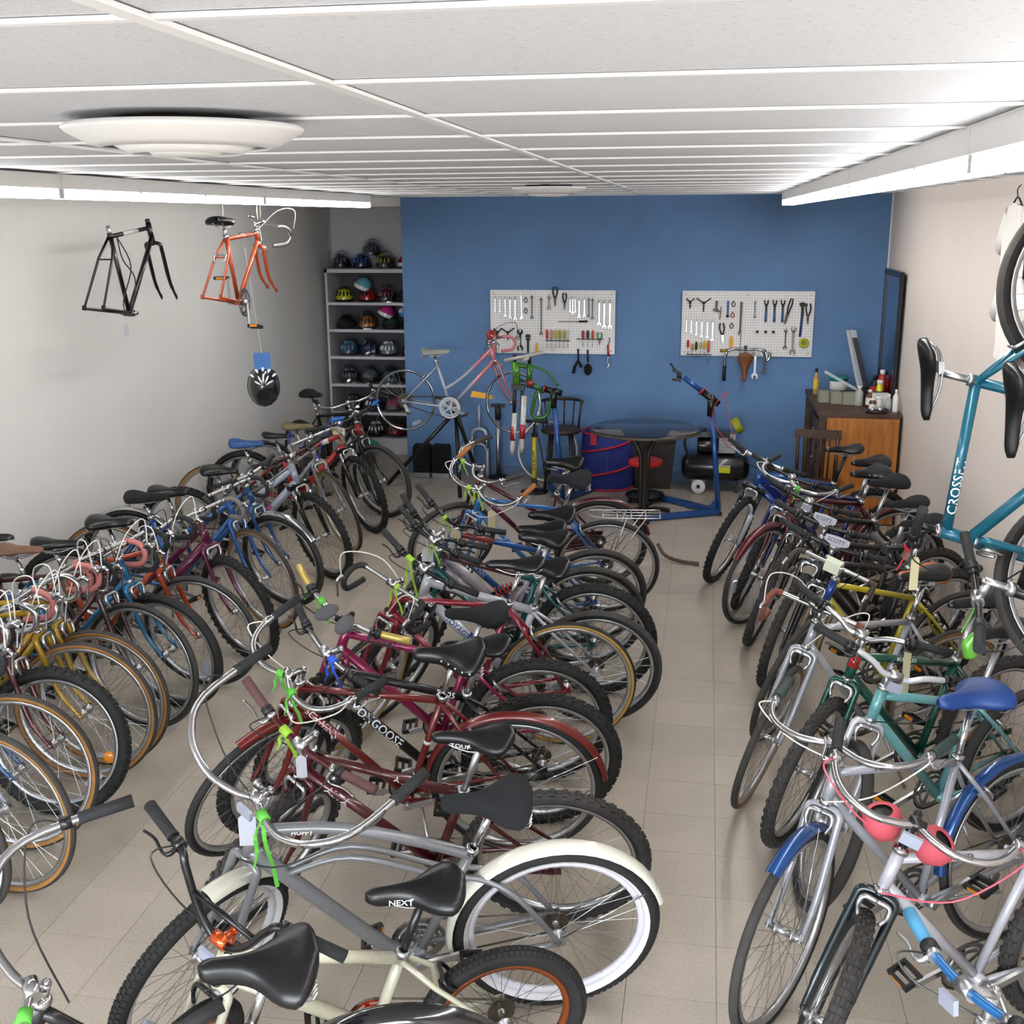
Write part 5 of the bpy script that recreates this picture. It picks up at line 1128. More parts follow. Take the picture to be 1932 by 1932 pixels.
# floor pumps, wheel and fork against the wall
t = thing('floor_pump', 'yellow and black floor pump standing by the bar stool', 'pump', T(-1.56, 10.42, 0))
MB().tube([(0, 0, .06), (0, 0, .56)], .022, 12).build('barrel', mat('pump_yellow', '#d6c41e', .35), t); MB().tube([(0, 0, .02), (0, 0, .14)], .026, 12).build('sleeve', BLACKP, t); MB().tube([(0, 0, .56), (0, 0, .68)], .012, 8).tube([(0, 0, .54), (0, 0, .575)], .028, 12).build('collar', BLACKP, t)
MB().tube([(-.13, 0, .685), (.13, 0, .685)], .016, 10).build('handle', BLACKP, t); MB().lathe([(0, .03), (.05, .03), (.13, .012), (.13, 0), (0, 0)], 24).build('base', BLACKP, t)
MB().tube(smooth_path([(.02, 0, .08), (.10, -.02, .05), (.09, -.02, .3), (.04, -.02, .55), (.02, -.01, .66)], 5), .006, 6).build('hose', BLACKP, t)
flat_text('JOE BLOW', .04, MX.Translation((.012, -.0235, .22)) @ MX.Rotation(R_(90), 4, 'X') @ MX.Rotation(R_(90), 4, 'Z'), 'lettering', BLACKP, t)
t = thing('floor_pump', 'silver floor pump with black head leaning at the wall beside the loose fork', 'pump', T(-2.01, 10.98, 0))
MB().tube([(0, 0, .03), (0, 0, .60)], .022, 12).build('barrel', ALLOY, t); MB().tube([(0, 0, .60), (0, 0, .74)], .030, 12).build('head', BLACKP, t); MB().lathe([(0, .03), (.05, .03), (.10, .012), (.10, 0), (0, 0)], 20).build('base', BLACKP, t)
MB().box((0, 0, .735), (.14, .03, .03)).build('handle', BLACKP, t)
t = thing('loose_fork', 'silver suspension fork standing against the blue wall', 'fork', T(-2.205, 11.0, 0)); FS = mat('fork_silver', '#aeb6c2', .35, .5)
MB().tube([(0, 0, .47), (0, 0, .74)], .015, 10).build('steerer', FS, t); MB().tube(smooth_path([(-.075, 0, .43), (-.05, 0, .48), (0, 0, .495), (.05, 0, .48), (.075, 0, .43)], 4), .022, 8).build('fork_crown', FS, t)
for s_ in (-1, 1): MB().tube([(.075 * s_, 0, .46), (.075 * s_, 0, .26)], .014, 10).build('stanchion', CHROME, t); MB().tube([(.075 * s_, 0, .30), (.08 * s_, 0, .26), (.08 * s_, 0, .05), (.08 * s_, 0, .0)], [.018, .022, .020, .012], 10).build('lower_leg', FS, t)
MB().tube(smooth_path([(-.078, -.01, .27), (-.05, -.02, .33), (0, -.025, .345), (.05, -.02, .33), (.078, -.01, .27)], 4), .012, 8).build('arch', FS, t)
rim, ty_, spk, hub = wheel_meshes(.30, .004, 'semi', RUBBER, RUBBER, mat('rim_pale', '#c9c6b8', .35, .4), SPOKE)
w = obj('bare_bicycle_rim', rim, None, T(-1.50, 10.93, .298) @ MX.Rotation(R_(-12), 4, 'X')); tag(w, 'bare bicycle wheel without tyre leaning against the wall behind the pump', 'wheel'); obj('spokes', spk, w); obj('hub', hub, w)
for k, (x, lab) in enumerate(((-2.78, 'black pannier bag with silver base, left of the pair by the wall'), (-2.585, 'black pannier bag with silver base, right of the pair by the wall'))):
    t = thing('pannier_bag', lab, 'bag', T(x, 10.93, 0), 'pair of pannier bags'); mb = MB()
    pr = [(-.085, .05), (-.09, .3), (-.075, .335), (.075, .335), (.09, .3), (.085, .05)]
    mb.prism(pr, .11, MX.Rotation(R_(90), 4, 'X')); mb.build('bag_body', FABRIC, t); MB().box((0, 0, .028), (.175, .13, .05)).build('base_shell', ALLOY, t); MB().box((0, -.058, .22), (.15, .006, .19)).build('flap', mat('pannier_flap', '#0c0c0e', .9), t)

# desk along the right wall
WOOD, nt, bw_ = texmat('desk_wood', '#8d5a26'); bw_.inputs['Roughness'].default_value = .45
tcn = nt.nodes.new('ShaderNodeTexCoord'); mpn = nt.nodes.new('ShaderNodeMapping'); mpn.inputs['Scale'].default_value = (14, 14, 1.6); nt.links.new(tcn.outputs['Object'], mpn.inputs['Vector'])
nn = nt.nodes.new('ShaderNodeTexNoise'); nn.inputs['Scale'].default_value = 2.0; nn.inputs['Detail'].default_value = 6; nt.links.new(mpn.outputs['Vector'], nn.inputs['Vector'])
rpn = nt.nodes.new('ShaderNodeValToRGB'); rpn.color_ramp.elements[0].position = .3; rpn.color_ramp.elements[0].color = lin('#8f5620'); rpn.color_ramp.elements[1].position = .7; rpn.color_ramp.elements[1].color = lin('#c07a2c')
nt.links.new(nn.outputs['Fac'], rpn.inputs['Fac']); nt.links.new(rpn.outputs['Color'], bw_.inputs['Base Color'])
DKW = mat('dark_wood', '#4a3120', .5, noise=.2, nscale=10)
dx0, dx1, dy0, dy1, dz = .965, 1.615, 9.68, 11.02, .95
t = thing('desk', 'old brown wooden desk along the right wall with orange veneer end panel', 'desk', T((dx0 + dx1) / 2, dy0, 0)); w_, d_ = dx1 - dx0, dy1 - dy0
MB().box((.03, .0, .46), (w_ - .07, .07, .90)).build('end_panel', WOOD, t)
MB().box((0, d_ / 2, dz - .018), (w_ + .02, d_ + .03, .036)).build('desk_top', DKW, t)
MB().box((0, .012, dz - .055), (w_, .03, .04)).build('top_rail', DKW, t)
for (x, y) in ((-w_ / 2 + .03, .03), (w_ / 2 - .03, .03), (-w_ / 2 + .03, d_ - .03), (w_ / 2 - .03, d_ - .03)): MB().box((x, y, .455), (.06, .06, .91)).build('leg', DKW, t)
MB().box((w_ / 2 - .02, d_ / 2, .5), (.02, d_ - .1, .8)).build('back_panel', DKW, t)
for k in range(3): 
    q = MB().box((-w_ / 2 + .02, .35, .25 + k * .25), (.03, .5, .22)).build('drawer', DKW, t); MB().ball((-w_ / 2 - .01, .35, .25 + k * .25), .014, 8, 6).build('knob', STEEL, q)
# things on the desk
def bottle(x, y, r, h, label, body, cap, z=dz, lab=None, name='bottle', neck=.45):
    t = thing(name, label, 'bottle', T(x, y, z)); MB().lathe([(0, 0), (r * .95, 0), (r, .006), (r, h * .68), (r * neck, h * .82), (r * neck, h * .88), (0, h * .88)], 16).build('body', body, t)
    MB().lathe([(0, h), (r * neck * 1.15, h), (r * neck * 1.15, h * .86), (0, h * .86)], 12).build('cap', cap, t)
    if lab: MB().lathe([(r + .0008, h * .2), (r + .0008, h * .58)], 16).build('paper_label', lab, t)
WH = plain('e2e0dc', .4); RDp = mat('bottle_red', '#b0281f', .35); AMB = mat('bottle_amber', '#5a2d14', .2, coat=.5); CLR = mat('bottle_clear', '#c9cfc6', .15, alpha=.55)
bottle(1.02, 10.72, .025, .24, 'tall yellow capped glue bottle standing at the left of the desk', mat('bottle_tan', '#a88a5a', .4), BLACKP, lab=plain('d6b81e', .5))
bottle(1.33, 10.10, .035, .17, 'clear squat bottle with white cap on the desk', CLR, WH)
bottle(1.40, 9.96, .032, .16, 'amber bottle with white label on the desk', AMB, WH, lab=WH)
bottle(1.455, 9.84, .034, .12, 'white jar in the front row on the desk', WH, WH, neck=.8)
bottle(1.405, 9.80, .030, .11, 'short white capped bottle beside the bearing tray', AMB, WH, lab=WH, neck=.8)
bottle(1.50, 10.12, .03, .22, 'yellow and blue spray can on the desk', mat('can_yellow', '#d6cf1e', .3), WH, lab=plain('223a86', .4), neck=.8)
bottle(1.55, 10.35, .04, .28, 'big red oil bottle with white cap on the desk', RDp, WH, neck=.5)
bottle(1.585, 10.62, .035, .24, 'red spray can at the back of the desk near the mirror', RDp, BLACKP, neck=.8)
bottle(1.50, 10.42, .04, .22, 'black bottle with red label on the desk', BLACKP, BLACKP, lab=RDp)
bottle(1.585, 9.78, .024, .19, 'slim white squeeze bottle at the right front of the desk', WH, WH, neck=.4)
bottle(1.545, 9.88, .026, .13, 'small translucent bottle behind the squeeze bottle', CLR, WH)
o = MB().box((0, 0, .06), (.15, .10, .12)).build('white_carton', WH, None, T(1.485, 9.98, dz, 5)); MB().box((0, 0, .122), (.155, .105, .006)).build('lid', plain('d6d3d0', .5), o); tag(o, 'white carton among the bottles on the desk', 'carton')
t = thing('plastic_tub', 'teal tub with white label on the desk', 'tub', T(1.22, 10.72, dz)); MB().lathe([(0, 0), (.075, 0), (.085, .15), (.09, .155), (.09, .165), (0, .165)], 24).build('body', mat('tub_teal', '#2a8a8c', .4), t); MB().lathe([(.0815, .05), (.0875, .13)], 24, arc=(R_(200), R_(340))).build('paper_label', WH, t)
for k, (x, y, l, d) in enumerate(((1.05, 10.28, .09, 'left of three grey parts trays on the desk'), (1.15, 10.22, .09, 'middle of three grey parts trays on the desk'), (1.265, 10.18, .14, 'right, widest of three grey parts trays on the desk'))):
    o = MB().box((0, 0, .045), (l, .11, .01)).box((0, -.05, .05), (l, .008, .10)).box((0, .05, .05), (l, .008, .10)).box((-l / 2, 0, .05), (.008, .108, .10)).box((l / 2, 0, .05), (.008, .108, .10)).build('parts_tray', plain('8d8a7c', .6), None, T(x, y, dz - .035 + .035)); tag(o, d, 'tray', 'grey parts trays on the desk')
o = MB().lathe([(.03, 0), (.085, .003), (.10, .03), (.095, .03), (.08, .01), (.03, .006)], 24).build('bearing_tray', plain('2a2826', .4), None, T(1.43, 9.73, dz)); tag(o, 'small black dish of bearings at the front edge of the desk', 'dish'); MB().ball((.03, 0, .025), .025, 10, 6).ball((-.03, .02, .02), .02, 10, 6).build('bearing', CHROME, o)
t = thing('folding_repair_stand', 'silver folded repair stand propped up on the desk', 'repair stand', T(1.36, 10.55, dz))
for k, (x, y) in enumerate(((-.02, 0), (.012, .02), (.04, 0))): MB().bar((x + .06, y, .02), (x - .06, y + .25, .58), .020, .024).build('rail', plain('c4c8cc', .35), t)
MB().bar((.08, -.016, .1), (-.02, .19, .52), .05, .006).build('name_strip', mat('strip_dark', '#3b3a40', .4), t); MB().box((.05, 0, .05), (.09, .06, .09)).build('joint', BLACKP, t); MB().bar((.05, -.02, .05), (-.29, -.06, .24), .020, .024).build('side_arm', plain('c4c8cc', .35), t)
# spindle chair before the desk
CW = mat('chair_brown', '#40281a', .45, noise=.15, nscale=12); t = thing('wooden_chair', 'dark brown wooden spindle-back chair beside the desk', 'chair', T(.93, 9.42, 0, -8) @ MX.Scale(.9, 4))
MB().box((0, 0, .43), (.42, .42, .04)).build('seat', CW, t)
for x in (-.18, .18):
    for y in (-.18, .18): MB().tube([(x, y, .42), (x * 1.12, y * 1.12, 0)], .017, 8).build('leg', CW, t)
for k in range(6): MB().tube([(-.17 + .068 * k, .19, .44), (-.18 + .072 * k, .24, .84)], .008 if 0 < k < 5 else .016, 8).build('spindle', CW, t)
MB().bar((-.21, .245, .86), (.21, .245, .86), .025, .08).build('top_rail', CW, t)
# blue tub on floor, mirror, shirts
o = MB().lathe([(0, .01), (.16, .01), (.20, .16), (.215, .165), (.215, .175), (.195, .17), (.155, .02), (0, .02)], 28).build('plastic_basin', mat('basin_blue', '#2444b8', .4), None, T(.72, 10.60, 0)); tag(o, 'blue plastic basin on the floor beside the desk', 'basin')
t = thing('framed_mirror', 'tall black-framed mirror leaning against the right wall behind the desk', 'mirror', T(1.60, 10.45, 1.53))
MB().box((0, 0, 0), (.008, .80, 1.02)).build('glass', mat('mirror_glass', '#9fb0c4', .08, 1.0), t)
for z in (-.53, .53): MB().box((-.002, 0, z), (.03, .88, .05)).build('frame_rail', BLACKM, t)
for y in (-.42, .42): MB().box((-.002, y, 0), (.03, .05, 1.08)).build('frame_stile', BLACKM, t)
SHW = mat('shirt_white', '#e9e6e4', .9, bump=.3, bscale=25)
def shirt(y, z, label, w=.5, h=.62):
    t = thing('hanging_shirt', label, 'shirt', T(1.60, y, z), 'white shirts on the right wall'); n, m = 12, 14; rnd = random.Random(int(y * 100)); vs = []
    for sd in (-1, 1):
        for j in range(m + 1):
            f = j / m; half = w * (.28 + .22 * min(1, f * 4)) if f < .3 else w * (.46 - .02 * math.sin(f * 9))
            for i in range(n + 1):
                u = -1 + 2 * i / n; dep = .012 * (1 - u * u) + .006 * math.sin(u * 9 + f * 3) + .004
                vs.append((-.015 + sd * dep, u * half + .01 * math.sin(f * 7), -f * h - .02 * abs(u) * (1 if f < .1 else 0)))
    L = (n + 1) * (m + 1); fs = []
    for j in range(m):
        for i in range(n):
            q = (j * (n + 1) + i, j * (n + 1) + i + 1, (j + 1) * (n + 1) + i + 1, (j + 1) * (n + 1) + i); fs.append(q); fs.append(tuple(z_ + L for z_ in q[::-1]))
    mb = MB().add(vs, fs); mb.build('body', SHW, t)
    for s_ in (-1, 1): MB().tube([(-.015, s_ * w * .33, -.05), (-.015, s_ * w * .62, -.24)], [.05, .06], 10, flat=.35).build('sleeve', SHW, t)
    MB().tube(smooth_path([(-.015, -.12, -.03), (-.015, 0, .03), (-.015, .12, -.03)], 4), .005, 6).tube(smooth_path([(-.015, 0, .03), (-.015, .02, .07), (-.005, 0, .09)], 4), .003, 6).build('hanger', BLACKP, t)
shirt(6.50, 2.60, 'white shirt hanging high on the right wall'); shirt(6.45, 2.24, 'white shirt hanging lower on the right wall, below the other', .52, .46)
# ================================================================== PEGBOARDS AND TOOLS
for nm, x0, lab in (('A', -2.092, 'white pegboard of tools on the blue wall, left of the two'), ('B', -.228, 'white pegboard of tools on the blue wall, right of the two')):
    t = thing('pegboard', lab, 'pegboard', T(x0, 11.078, 1.249)); MB().box((.612, 0, .306), (1.225, .008, .612)).build('panel', M_PEG, t)
    for x in (.03, .612, 1.19): 
        for z in (.03, .58): MB().ball((x, -.005, z), (.006, .003, .006), 8, 5).build('screw', STEEL, t)
MP = MX.Rotation(R_(90), 4, 'X')
YT = 11.062
def at(bd, cx, cy):
    if bd == 'A': return (-2.089 + (cx - 175) * .00075, 1.866 - (cy - 190) * .000745)
    return (-.227 + (cx - 128) * .00071, 1.861 - (cy - 130) * .00073)
WCH = mat('tool_chrome', '#dcdcde', .2, .9); WDK = mat('tool_dark', '#4e4a47', .4, .7); WBK = mat('tool_black', '#1e1e20', .45, .3); WGR = mat('tool_grey', '#8d8680', .5, .5)
def jaw(w, up=1):   # open-end jaw polygon centred at 0 opening towards -y * up
    p = [(-w * .3, w * .9), (-w * .75, w * .45), (-w * .85, -w * .1), (-w * .6, -w * .75), (-w * .32, -w * .62), (-w * .36, -w * .05), (-w * .12, w * .2), (w * .14, w * .2), (w * .36, -w * .05), (w * .32, -w * .62), (w * .6, -w * .75), (w * .85, -w * .1), (w * .75, w * .45), (w * .3, w * .9)]
    return [(x, y * up) for x, y in p] if up > 0 else [(x, y * up) for x, y in p][::-1]
def ring(mb, x, z, r, th=.004, w=None):
    mb.tube([(x + r * math.cos(i * .524), 0, z + r * math.sin(i * .524)) for i in range(12)], w or r * .38, 6, closed=True)
def combo(bd, cx, y0, y1, m, label, group, double=False, wd=1.0):
    x, z0 = at(bd, cx, y0); _, z1 = at(bd, cx, y1); L = z0 - z1; w = L * .075 * wd; mb = MB()
    if double: mb.prism([(q, r - w * .8) for q, r in jaw(w, -1)], .005, MP)
    else: ring(mb, 0, -w * .8, w * .62)
    mb.prism([(-w * .36, -w * 1.4), (-w * .30, -L + w * 2), (w * .30, -L + w * 2), (w * .36, -w * 1.4)], .005, MP)
    mb.prism([(q, r - L + w * 1.3) for q, r in jaw(w * 1.15, 1)], .0055, MP)
    mb.tube([(0, .01, .012), (0, -.004, -w * .3)], .0018, 5)
    return tag(mb.build('wrench', m, None, T(x, YT, z0)), label, 'wrench', group)
ORD = ['first', 'second', 'third', 'fourth', 'fifth', 'sixth', 'seventh', 'eighth']
for k, (cx, a0, a1) in enumerate(((235, 285, 495), (300, 295, 495), (370, 290, 560), (435, 290, 580), (502, 290, 605))):
    combo('A', cx, a0, a1, WCH, '%s chrome wrench from the left in the top row of the left pegboard' % ORD[k], 'left chrome wrenches on the left board')
for k, (cx, a0, a1) in enumerate(((1222, 290, 485), (1255, 290, 505), (1288, 290, 490), (1340, 300, 560), (1408, 290, 550))):
    combo('A', cx, a0, a1, WCH, '%s small chrome wrench right of the pliers on the left pegboard' % ORD[k], 'small chrome wrenches on the left board')
for k, (cx, a0, a1) in enumerate(((1462, 300, 550), (1512, 300, 580))):
    combo('A', cx, a0, a1, WDK, '%s dark wrench between the chrome wrenches of the left pegboard' % ORD[k], 'dark wrenches on the left board')
for k, (cx, a0, a1) in enumerate(((1600, 320, 665), (1665, 320, 700), (1738, 320, 705))):
    combo('A', cx, a0, a1, WCH, '%s long chrome wrench at the right end of the left pegboard' % ORD[k], 'long chrome wrenches on the left board')
combo('A', 722, 270, 580, WDK, 'dark ring spanner left of the long slim spanner on the left pegboard', None, wd=.9)
combo('A', 843, 300, 790, WDK, 'longest slim ring spanner in the middle of the left pegboard', None, wd=.6)
combo('A', 945, 265, 460, WGR, 'grey stubby double open wrench beside the big pliers', None, True, 1.9)
combo('A', 565, 700, 1010, WBK, 'large black open wrench low on the left pegboard', None, True, 1.9)
for k, (cx, a0, a1) in enumerate(((190, 495, 665), (255, 495, 680), (325, 500, 720), (397, 500, 740), (470, 500, 755), (540, 500, 790))):
    combo('B', cx, a0, a1, WCH, '%s wrench from the left in the chrome row of the right pegboard' % ORD[k], 'chrome wrenches on the right board')
combo('B', 1085, 260, 480, WDK, 'dark wrench hanging alone right of the long rasp', None)
combo('B', 1500, 610, 885, WDK, 'dark double open wrench at lower right of the right pegboard', None, True, 1.3)
combo('B', 1600, 575, 965, WGR, 'big grey double open wrench at lower right of the right pegboard', None, True, 1.5)
combo('B', 1120, 890, 1285, WCH, 'large chrome adjustable wrench hanging below the right pegboard', None, False, 1.5)
combo('B', 1235, 880, 1215, WDK, 'dark adjustable wrench hanging at the right under the pegboard bar', None, False, 1.4)
def pliers(bd, cx, y0, y1, hm_, jm, label, tilt=0, sp=1.0):
    x, z0 = at(bd, cx, y0); _, z1 = at(bd, cx, y1); L = z0 - z1; t = thing('pliers', label, 'pliers', T(x, YT, z0) @ MX.Rotation(R_(tilt), 4, 'Y'))
    for s_ in (-1, 1): MB().tube(smooth_path([(s_ * L * .07 * sp, 0, 0), (s_ * L * .11 * sp, 0, -L * .25), (s_ * L * .02, 0, -L * .62)], 4), .0075, 7, flat=.7).build('handle', hm_, t)
    MB().prism([(-L * .06, -L * .58), (-L * .05, -L * .8), (-L * .015, -L), (L * .015, -L), (L * .05, -L * .8), (L * .06, -L * .58)], .010, MP).build('jaws', jm, t)
pliers('A', 1025, 150, 405, WBK, WDK, 'big black-handled pliers at the top of the left pegboard')
pliers('A', 1148, 230, 448, WBK, WDK, 'smaller black-handled pliers at the top of the left pegboard')
pliers('A', 1610, 735, 905, mat('tool_green', '#2f8a4a', .5), mat('tool_rust', '#8a5a3c', .5), 'green-handled pliers at the right of the left pegboard', 0, 1.6)
pliers('B', 655, 540, 805, WBK, WCH, 'chrome pliers with black handles on the right pegboard', -6)
pliers('B', 1775, 280, 550, WBK, WDK, 'locking pliers at the top right corner of the right pegboard')
pliers('B', 1560, 220, 560, WBK, WDK, 'long slip-joint pliers near the right end of the right pegboard', 14, .5)
def driver(bd, cx, y0, y1, hl_, c, label, group):
    x, z0 = at(bd, cx, y0); _, z1 = at(bd, cx, y1); L = z0 - z1; h = L * hl_; t = thing('screwdriver', label, 'screwdriver', T(x, YT - .012, z0), group)
    MB().lathe([(0, 0), (.010, -.004), (.0125, -.02), (.012, -h * .8), (.008, -h), (0, -h)], 10).build('handle', mat('drv_' + c, '#' + c, .35), t); MB().tube([(0, 0, -h), (0, 0, -L)], .0032, 6).build('shaft', WCH, t)
cn = {'c8401e': 'orange', 'd08a8a': 'pale pink', 'c9b81e': 'yellow', 'a89a2a': 'black-striped yellow', 'b0a04a': 'olive', 'c9c9c0': 'clear', 'a8262c': 'red', '1f1f22': 'black', 'd2481e': 'bright orange', 'c01f30': 'red', 'c98a3a': 'tan', '2a2a2a': 'black', 'c4b030': 'yellow', 'd6b020': 'black and yellow', 'c85a2a': 'orange'}
for cx, c in ((922, 'c8401e'), (978, 'd08a8a'), (1035, 'c9b81e'), (1088, 'a89a2a'), (1145, 'b0a04a'), (1195, 'c9c9c0')):
    driver('A', cx, 700, 945, .5, c, '%s-handled screwdriver in the six-driver rack of the left pegboard' % cn[c], 'screwdrivers in the left rack')
for cx, c in ((1393, 'a8262c'), (1455, '1f1f22'), (1520, 'd2481e')):
    driver('A', cx, 705, 920, .5, c, '%s-handled screwdriver in the short rack at right of the left pegboard' % cn[c], 'screwdrivers in the right rack')
for (cx, y0, y1), c in (((220, 760, 955), 'c01f30'), ((280, 810, 975), 'c98a3a'), ((330, 780, 1000), '2a2a2a'), ((390, 790, 960), 'c4b030'), ((440, 765, 960), 'd6b020'), ((495, 770, 1070), 'c85a2a')):
    driver('B', cx, y0, y1, .5, c, '%s-handled screwdriver at lower left of the right pegboard' % cn[c], 'screwdrivers on the right board')
for bd, xa, xb, yy, lab in (('A', 905, 1220, 845, 'wire rack holding six screwdrivers on the left pegboard'), ('A', 1315, 1660, 820, 'wire rack holding three screwdrivers on the left pegboard'), ('B', 205, 530, 950, 'wire rack holding screwdrivers on the right pegboard')):
    x0, z = at(bd, xa, yy); x1, _ = at(bd, xb, yy); mb = MB().tube([(0, 0, 0), (x1 - x0, 0, 0)], .003, 6).tube([(0, -.024, 0), (x1 - x0, -.024, 0)], .003, 6)
    for e in (0, x1 - x0): mb.tube([(e, .012, 0), (e, -.024, 0)], .003, 6)
    tag(mb.build('tool_rack', WDK, None, T(x0, YT, z - .0)), lab, 'rack')
def ytool(bd, cx, y0, y1, w, label):
    x, z0 = at(bd, cx, y0); _, z1 = at(bd, cx, y1); L = z0 - z1; mb = MB()
    for s_ in (-1, 1): mb.tube(smooth_path([(s_ * w, 0, 0), (s_ * w * .55, 0, -L * .18), (0, 0, -L * .4)], 4), .006, 7)
    mb.tube([(0, 0, -L * .35), (0, 0, -L)], .006, 7).ball((0, 0, -L * .36), .014, 8, 6)
    tag(mb.build('three_way_tool', WBK, None, T(x, YT, z0)), label, 'hex tool')
ytool('A', 265, 695, 835, .040, 'small black Y-shaped hex tool on the left pegboard'); ytool('A', 400, 690, 845, .065, 'larger black Y-shaped hex tool on the left pegboard')
ytool('B', 230, 225, 355, .036, 'small black Y-shaped hex tool at the corner of the right pegboard'); ytool('B', 410, 220, 395, .068, 'larger black Y-shaped hex tool on the right pegboard')
def sring(bd, cx, cy, m, label):
    x, z = at(bd, cx, cy); mb = MB().tube(smooth_path([(0, 0, .026), (.016, 0, .004), (.010, 0, -.016), (0, 0, -.024), (-.010, 0, -.016), (-.016, 0, .004), (0, 0, .026)], 3), .004, 6)
    mb.tube([(0, .01, .035), (0, 0, .024)], .002, 5); tag(mb.build('spoke_wrench', m, None, T(x, YT, z)), label, 'spoke wrench')
sring('A', 640, 325, WDK, 'upper drop-shaped spoke key on the left pegboard'); sring('A', 640, 465, WDK, 'lower drop-shaped spoke key on the left pegboard')
sring('B', 800, 295, WBK, 'top black spoke key on the right pegboard'); sring('B', 795, 435, mat('tool_red', '#b02a30', .4), 'red spoke key on the right pegboard'); sring('B', 787, 575, WBK, 'bottom black spoke key on the right pegboard')
def poly_tool(name, bd, cx, cy, poly, th, m, label, cat, extra=None, tilt=0):
    x, z = at(bd, cx, cy); o = MB().prism(poly, th, MP).build(name, m, None, T(x, YT, z) @ MX.Rotation(R_(tilt), 4, 'Y')); tag(o, label, cat)
    if extra: extra(o)
    return o
poly_tool('caliper_gauge', 'A', 580, 265, [(-.004, 0), (.004, 0), (.012, -.19), (.022, -.22), (-.018, -.235), (.002, -.19)], .004, WCH, 'thin chrome gauge beside the spoke keys on the left pegboard', 'gauge')
poly_tool('headset_wrench', 'A', 670, 770, [(-.02, 0), (.02, 0), (.030, -.025), (.014, -.03), (.026, -.05), (.012, -.06), (.009, -.18), (-.009, -.18), (-.012, -.06), (-.026, -.05), (-.014, -.03), (-.030, -.025)], .006, WBK, 'black notched headset wrench low on the left pegboard', 'wrench')
poly_tool('tyre_lever', 'A', 785, 880, [(-.010, 0), (.010, 0), (.016, -.10), (-.016, -.10)], .008, mat('lever_yellow', '#e2a61c', .5), 'yellow tyre lever at the bottom of the left pegboard', 'tyre lever')
poly_tool('tyre_lever', 'B', 790, 705, [(-.008, 0), (.010, 0), (.022, -.05), (.018, -.11), (-.014, -.11), (-.020, -.05)], .008, mat('lever_yellow', '#e2a61c', .5), 'yellow tyre lever on the right pegboard above the bar', 'tyre lever')
x, z = at('A', 1070, 600); o = MB().tube([(0, 0, 0), (.20, 0, .003)], .003, 6).build('file_rod', WDK, None, T(x, YT, z)); MB().tube([(.20, 0, .003), (.285, 0, .006)], .010, 8).build('handle', WBK, o); tag(o, 'thin file with dark handle lying across the left pegboard', 'file')
x, z = at('A', 1725, 800); o = MB().tube(smooth_path([(.005, 0, 0), (.012, 0, -.03), (.0, 0, -.06), (-.005, 0, -.08)], 4), .004, 6).build('hook_spanner', WDK, None, T(x, YT, z)); tag(o, 'red-handled hook spanner at the lower right corner of the left pegboard', 'spanner')
MB().tube([(-.005, 0, -.07), (.0, 0, -.18)], .010, 8).build('handle', mat('tool_red', '#b02a30', .4), o); MB().tube(smooth_path([(0, 0, -.18), (-.005, 0, -.24), (.012, 0, -.27), (-.008, 0, -.285)], 4), .007, 7).build('hook', WCH, o)
for cx, y0, y1, lab in ((1330, 950, 1275, 'black brush with forked head hanging under the left pegboard'), (1455, 960, 1290, 'black scrubbing brush with bushy head hanging under the left pegboard')):
    x, z0 = at('A', cx, y0); _, z1 = at('A', cx, y1); L = z0 - z1; t = thing('cleaning_brush', lab, 'brush', T(x, YT, z0), 'black brushes under the left board')
    MB().tube([(0, 0, 0), (.004, 0, -L * .5)], .009, 8).build('handle', WBK, t)
    if cx < 1400: MB().tube([(0, 0, -L * .48), (-.035, 0, -L * .75), (-.045, 0, -L)], [.012, .014, .015], 8).tube([(0, 0, -L * .48), (.035, 0, -L * .75)], .013, 8).build('bristles', FABRIC, t)
    else: MB().ball((.005, -.01, -L * .78), (.04, .025, L * .24), 12, 8).build('bristles', FABRIC, t)
# right board specials
poly_tool('chain_tool', 'B', 580, 255, [(-.012, 0), (.014, 0), (.010, -.07), (.035, -.10), (.04, -.11), (.01, -.105), (-.035, -.09), (-.036, -.08), (-.012, -.07)], .010, WDK, 'dark chain whip tool bent sideways on the right pegboard', 'tool')
poly_tool('folding_key', 'B', 640, 330, [(-.003, 0), (.006, 0), (-.004, -.12), (-.013, -.12)], .008, WDK, 'thin slanting hex key beside the chain whip tool', 'hex key')
o = poly_tool('cone_wrench', 'B', 730, 250, [(-.010, 0), (.010, 0), (.008, -.13), (-.008, -.13)], .006, mat('tool_blue', '#3a5a9a', .5), 'blue-handled box wrench on the right pegboard', 'wrench', lambda o: MB().lathe([(0, -.008), (.014, -.008), (.014, .008), (0, .008)], 12, MX.Translation((0, 0, -.145)) @ MY).build('socket', WBK, o))
poly_tool('rasp', 'B', 905, 265, [(-.012, 0), (.012, 0), (.008, -.28), (-.018, -.32), (-.022, -.31), (-.010, -.25)], .006, WDK, 'long dark rasp in the middle of the right pegboard', 'rasp')
x, z = at('B', 910, 620); tag(MB().tube(smooth_path([(-.008, 0, .0), (.0, 0, .004), (.003, 0, -.02), (.001, 0, -.25)], 4), .003, 6).ball((-.006, 0, 0), .006, 8, 5).build('bent_rod', WDK, None, T(x, YT, z)), 'thin bent rod hanging below the rasp', 'rod')
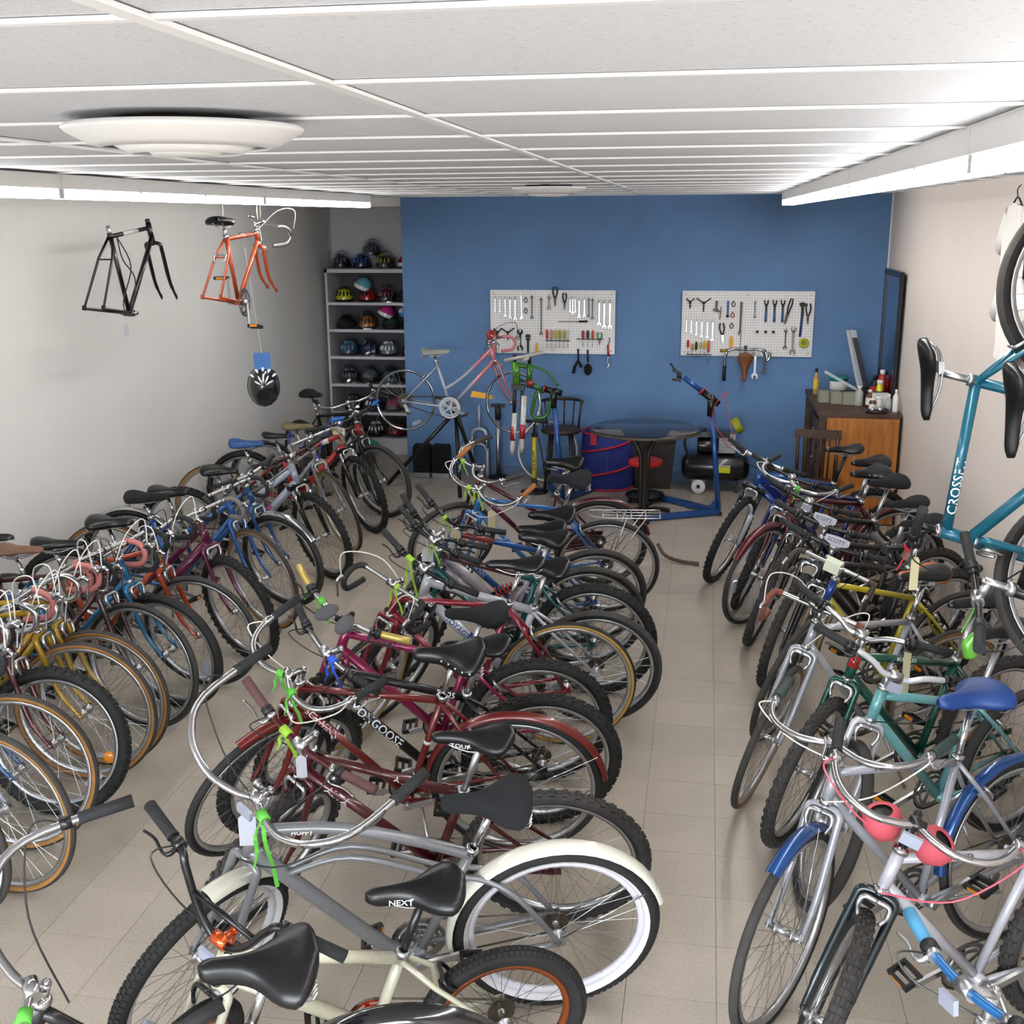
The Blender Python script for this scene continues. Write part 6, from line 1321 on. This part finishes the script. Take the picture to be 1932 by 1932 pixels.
for k, cx in enumerate((1230, 1340, 1445)):
    x, z0 = at('B', cx, 240); t = thing('adjustable_wrench', '%s of three blue-handled adjustable wrenches on the right pegboard' % ('left', 'middle', 'right')[k], 'wrench', T(x, YT, z0), 'blue-handled adjustable wrenches')
    MB().prism([(-.024, .0), (-.012, .004), (-.010, -.03), (.004, -.034), (.008, .0), (.022, -.002), (.022, -.03), (.010, -.06), (.008, -.11), (-.008, -.11), (-.010, -.06), (-.022, -.03)], .008, MP).build('head', WBK, t); MB().tube([(0, 0, -.10), (0, 0, -.205)], .0115, 8, flat=.7).build('handle', mat('tool_blue2', '#44609c', .5), t)
x, z0 = at('B', 1700, 275); t = thing('pipe_wrench', 'blue-handled pipe wrench at the right of the right pegboard', 'wrench', T(x, YT, z0)); MB().prism([(-.03, .0), (.0, .008), (.025, .0), (.028, -.03), (.012, -.035), (.014, -.12), (-.012, -.12), (-.012, -.04), (-.03, -.025)], .012, MP).build('head', WBK, t); MB().tube([(0, 0, -.11), (-.01, 0, -.315)], .012, 8, flat=.7).build('handle', mat('tool_blue3', '#2a3f7c', .5), t)
for k, cx in enumerate((1127, 1238, 1338)):
    x, z = at('B', cx, 647); tag(MB().lathe([(.005, -.012), (.013, -.012), (.014, .0), (.013, .012), (.005, .012)], 16, MY, closed=True).build('socket', WBK, None, T(x, YT - .006, z)), '%s of three black sockets in a row on the right pegboard' % ('left', 'middle', 'right')[k], 'socket', 'black sockets')
x, z = at('B', 1740, 785); o = MB().lathe([(.018, -.012), (.045, -.012), (.047, -.006), (.047, .006), (.045, .012), (.018, .012)], 28, MY, closed=True).build('tape_reel', mat('reel_yellow', '#c9cf22', .5), None, T(x, YT - .006, z)); tag(o, 'round yellow tape reel at the lower right corner of the right pegboard', 'tape reel'); MB().lathe([(0, -.009), (.019, -.009), (.019, .009), (0, .009)], 16, MY).build('core', WGR, o)
x, z = at('B', 985, 875); t = thing('bar_rack', 'bicycle handlebar mounted as a tool rack under the right pegboard', 'rack', T(x, YT - .02, z))
MB().tube(smooth_path([(-.19, -.02, -.30), (-.19, -.02, -.10), (-.175, -.02, -.03), (-.13, -.02, 0), (0, 0, 0), (.13, -.02, 0), (.19, -.02, -.035), (.205, -.03, -.10), (.225, -.03, -.07), (.228, -.03, -.015)], 5), .0125, 10).build('handlebar', CHROME, t)
MB().tube([(-.19, -.02, -.30), (-.19, -.02, -.155)], .0165, 10).build('grip', GRIPK, t); MB().box((0, .01, .01), (.03, .05, .05)).build('stem', BLACKM, t)
MB().tube([(-.24, -.02, -.012), (-.165, -.02, -.012)], .016, 10).build('bar_end', mat('brass', '#a8954a', .4, .7), t)
x, z = at('B', 985, 905); so = obj('leather_saddle', cached(('sadL', 0), lambda: saddle_mesh('slim', mat('leather_brown', '#7d4a24', .5, noise=.2, nscale=12))), None, T(x, YT - .05, z - .12) @ MX.Rotation(R_(90), 4, 'Y') @ MX.Rotation(R_(90), 4, 'X')); tag(so, 'brown leather saddle hanging nose down under the right pegboard', 'saddle'); obj('rails', cached(('rail', False), lambda: rail_mesh(ALLOY, False)), so)
so.matrix_basis = T(x, YT - .055, z - .115) @ MX(((0, 1, 0, 0), (0, 0, -1, 0), (-1, 0, 0, 0), (0, 0, 0, 1)))
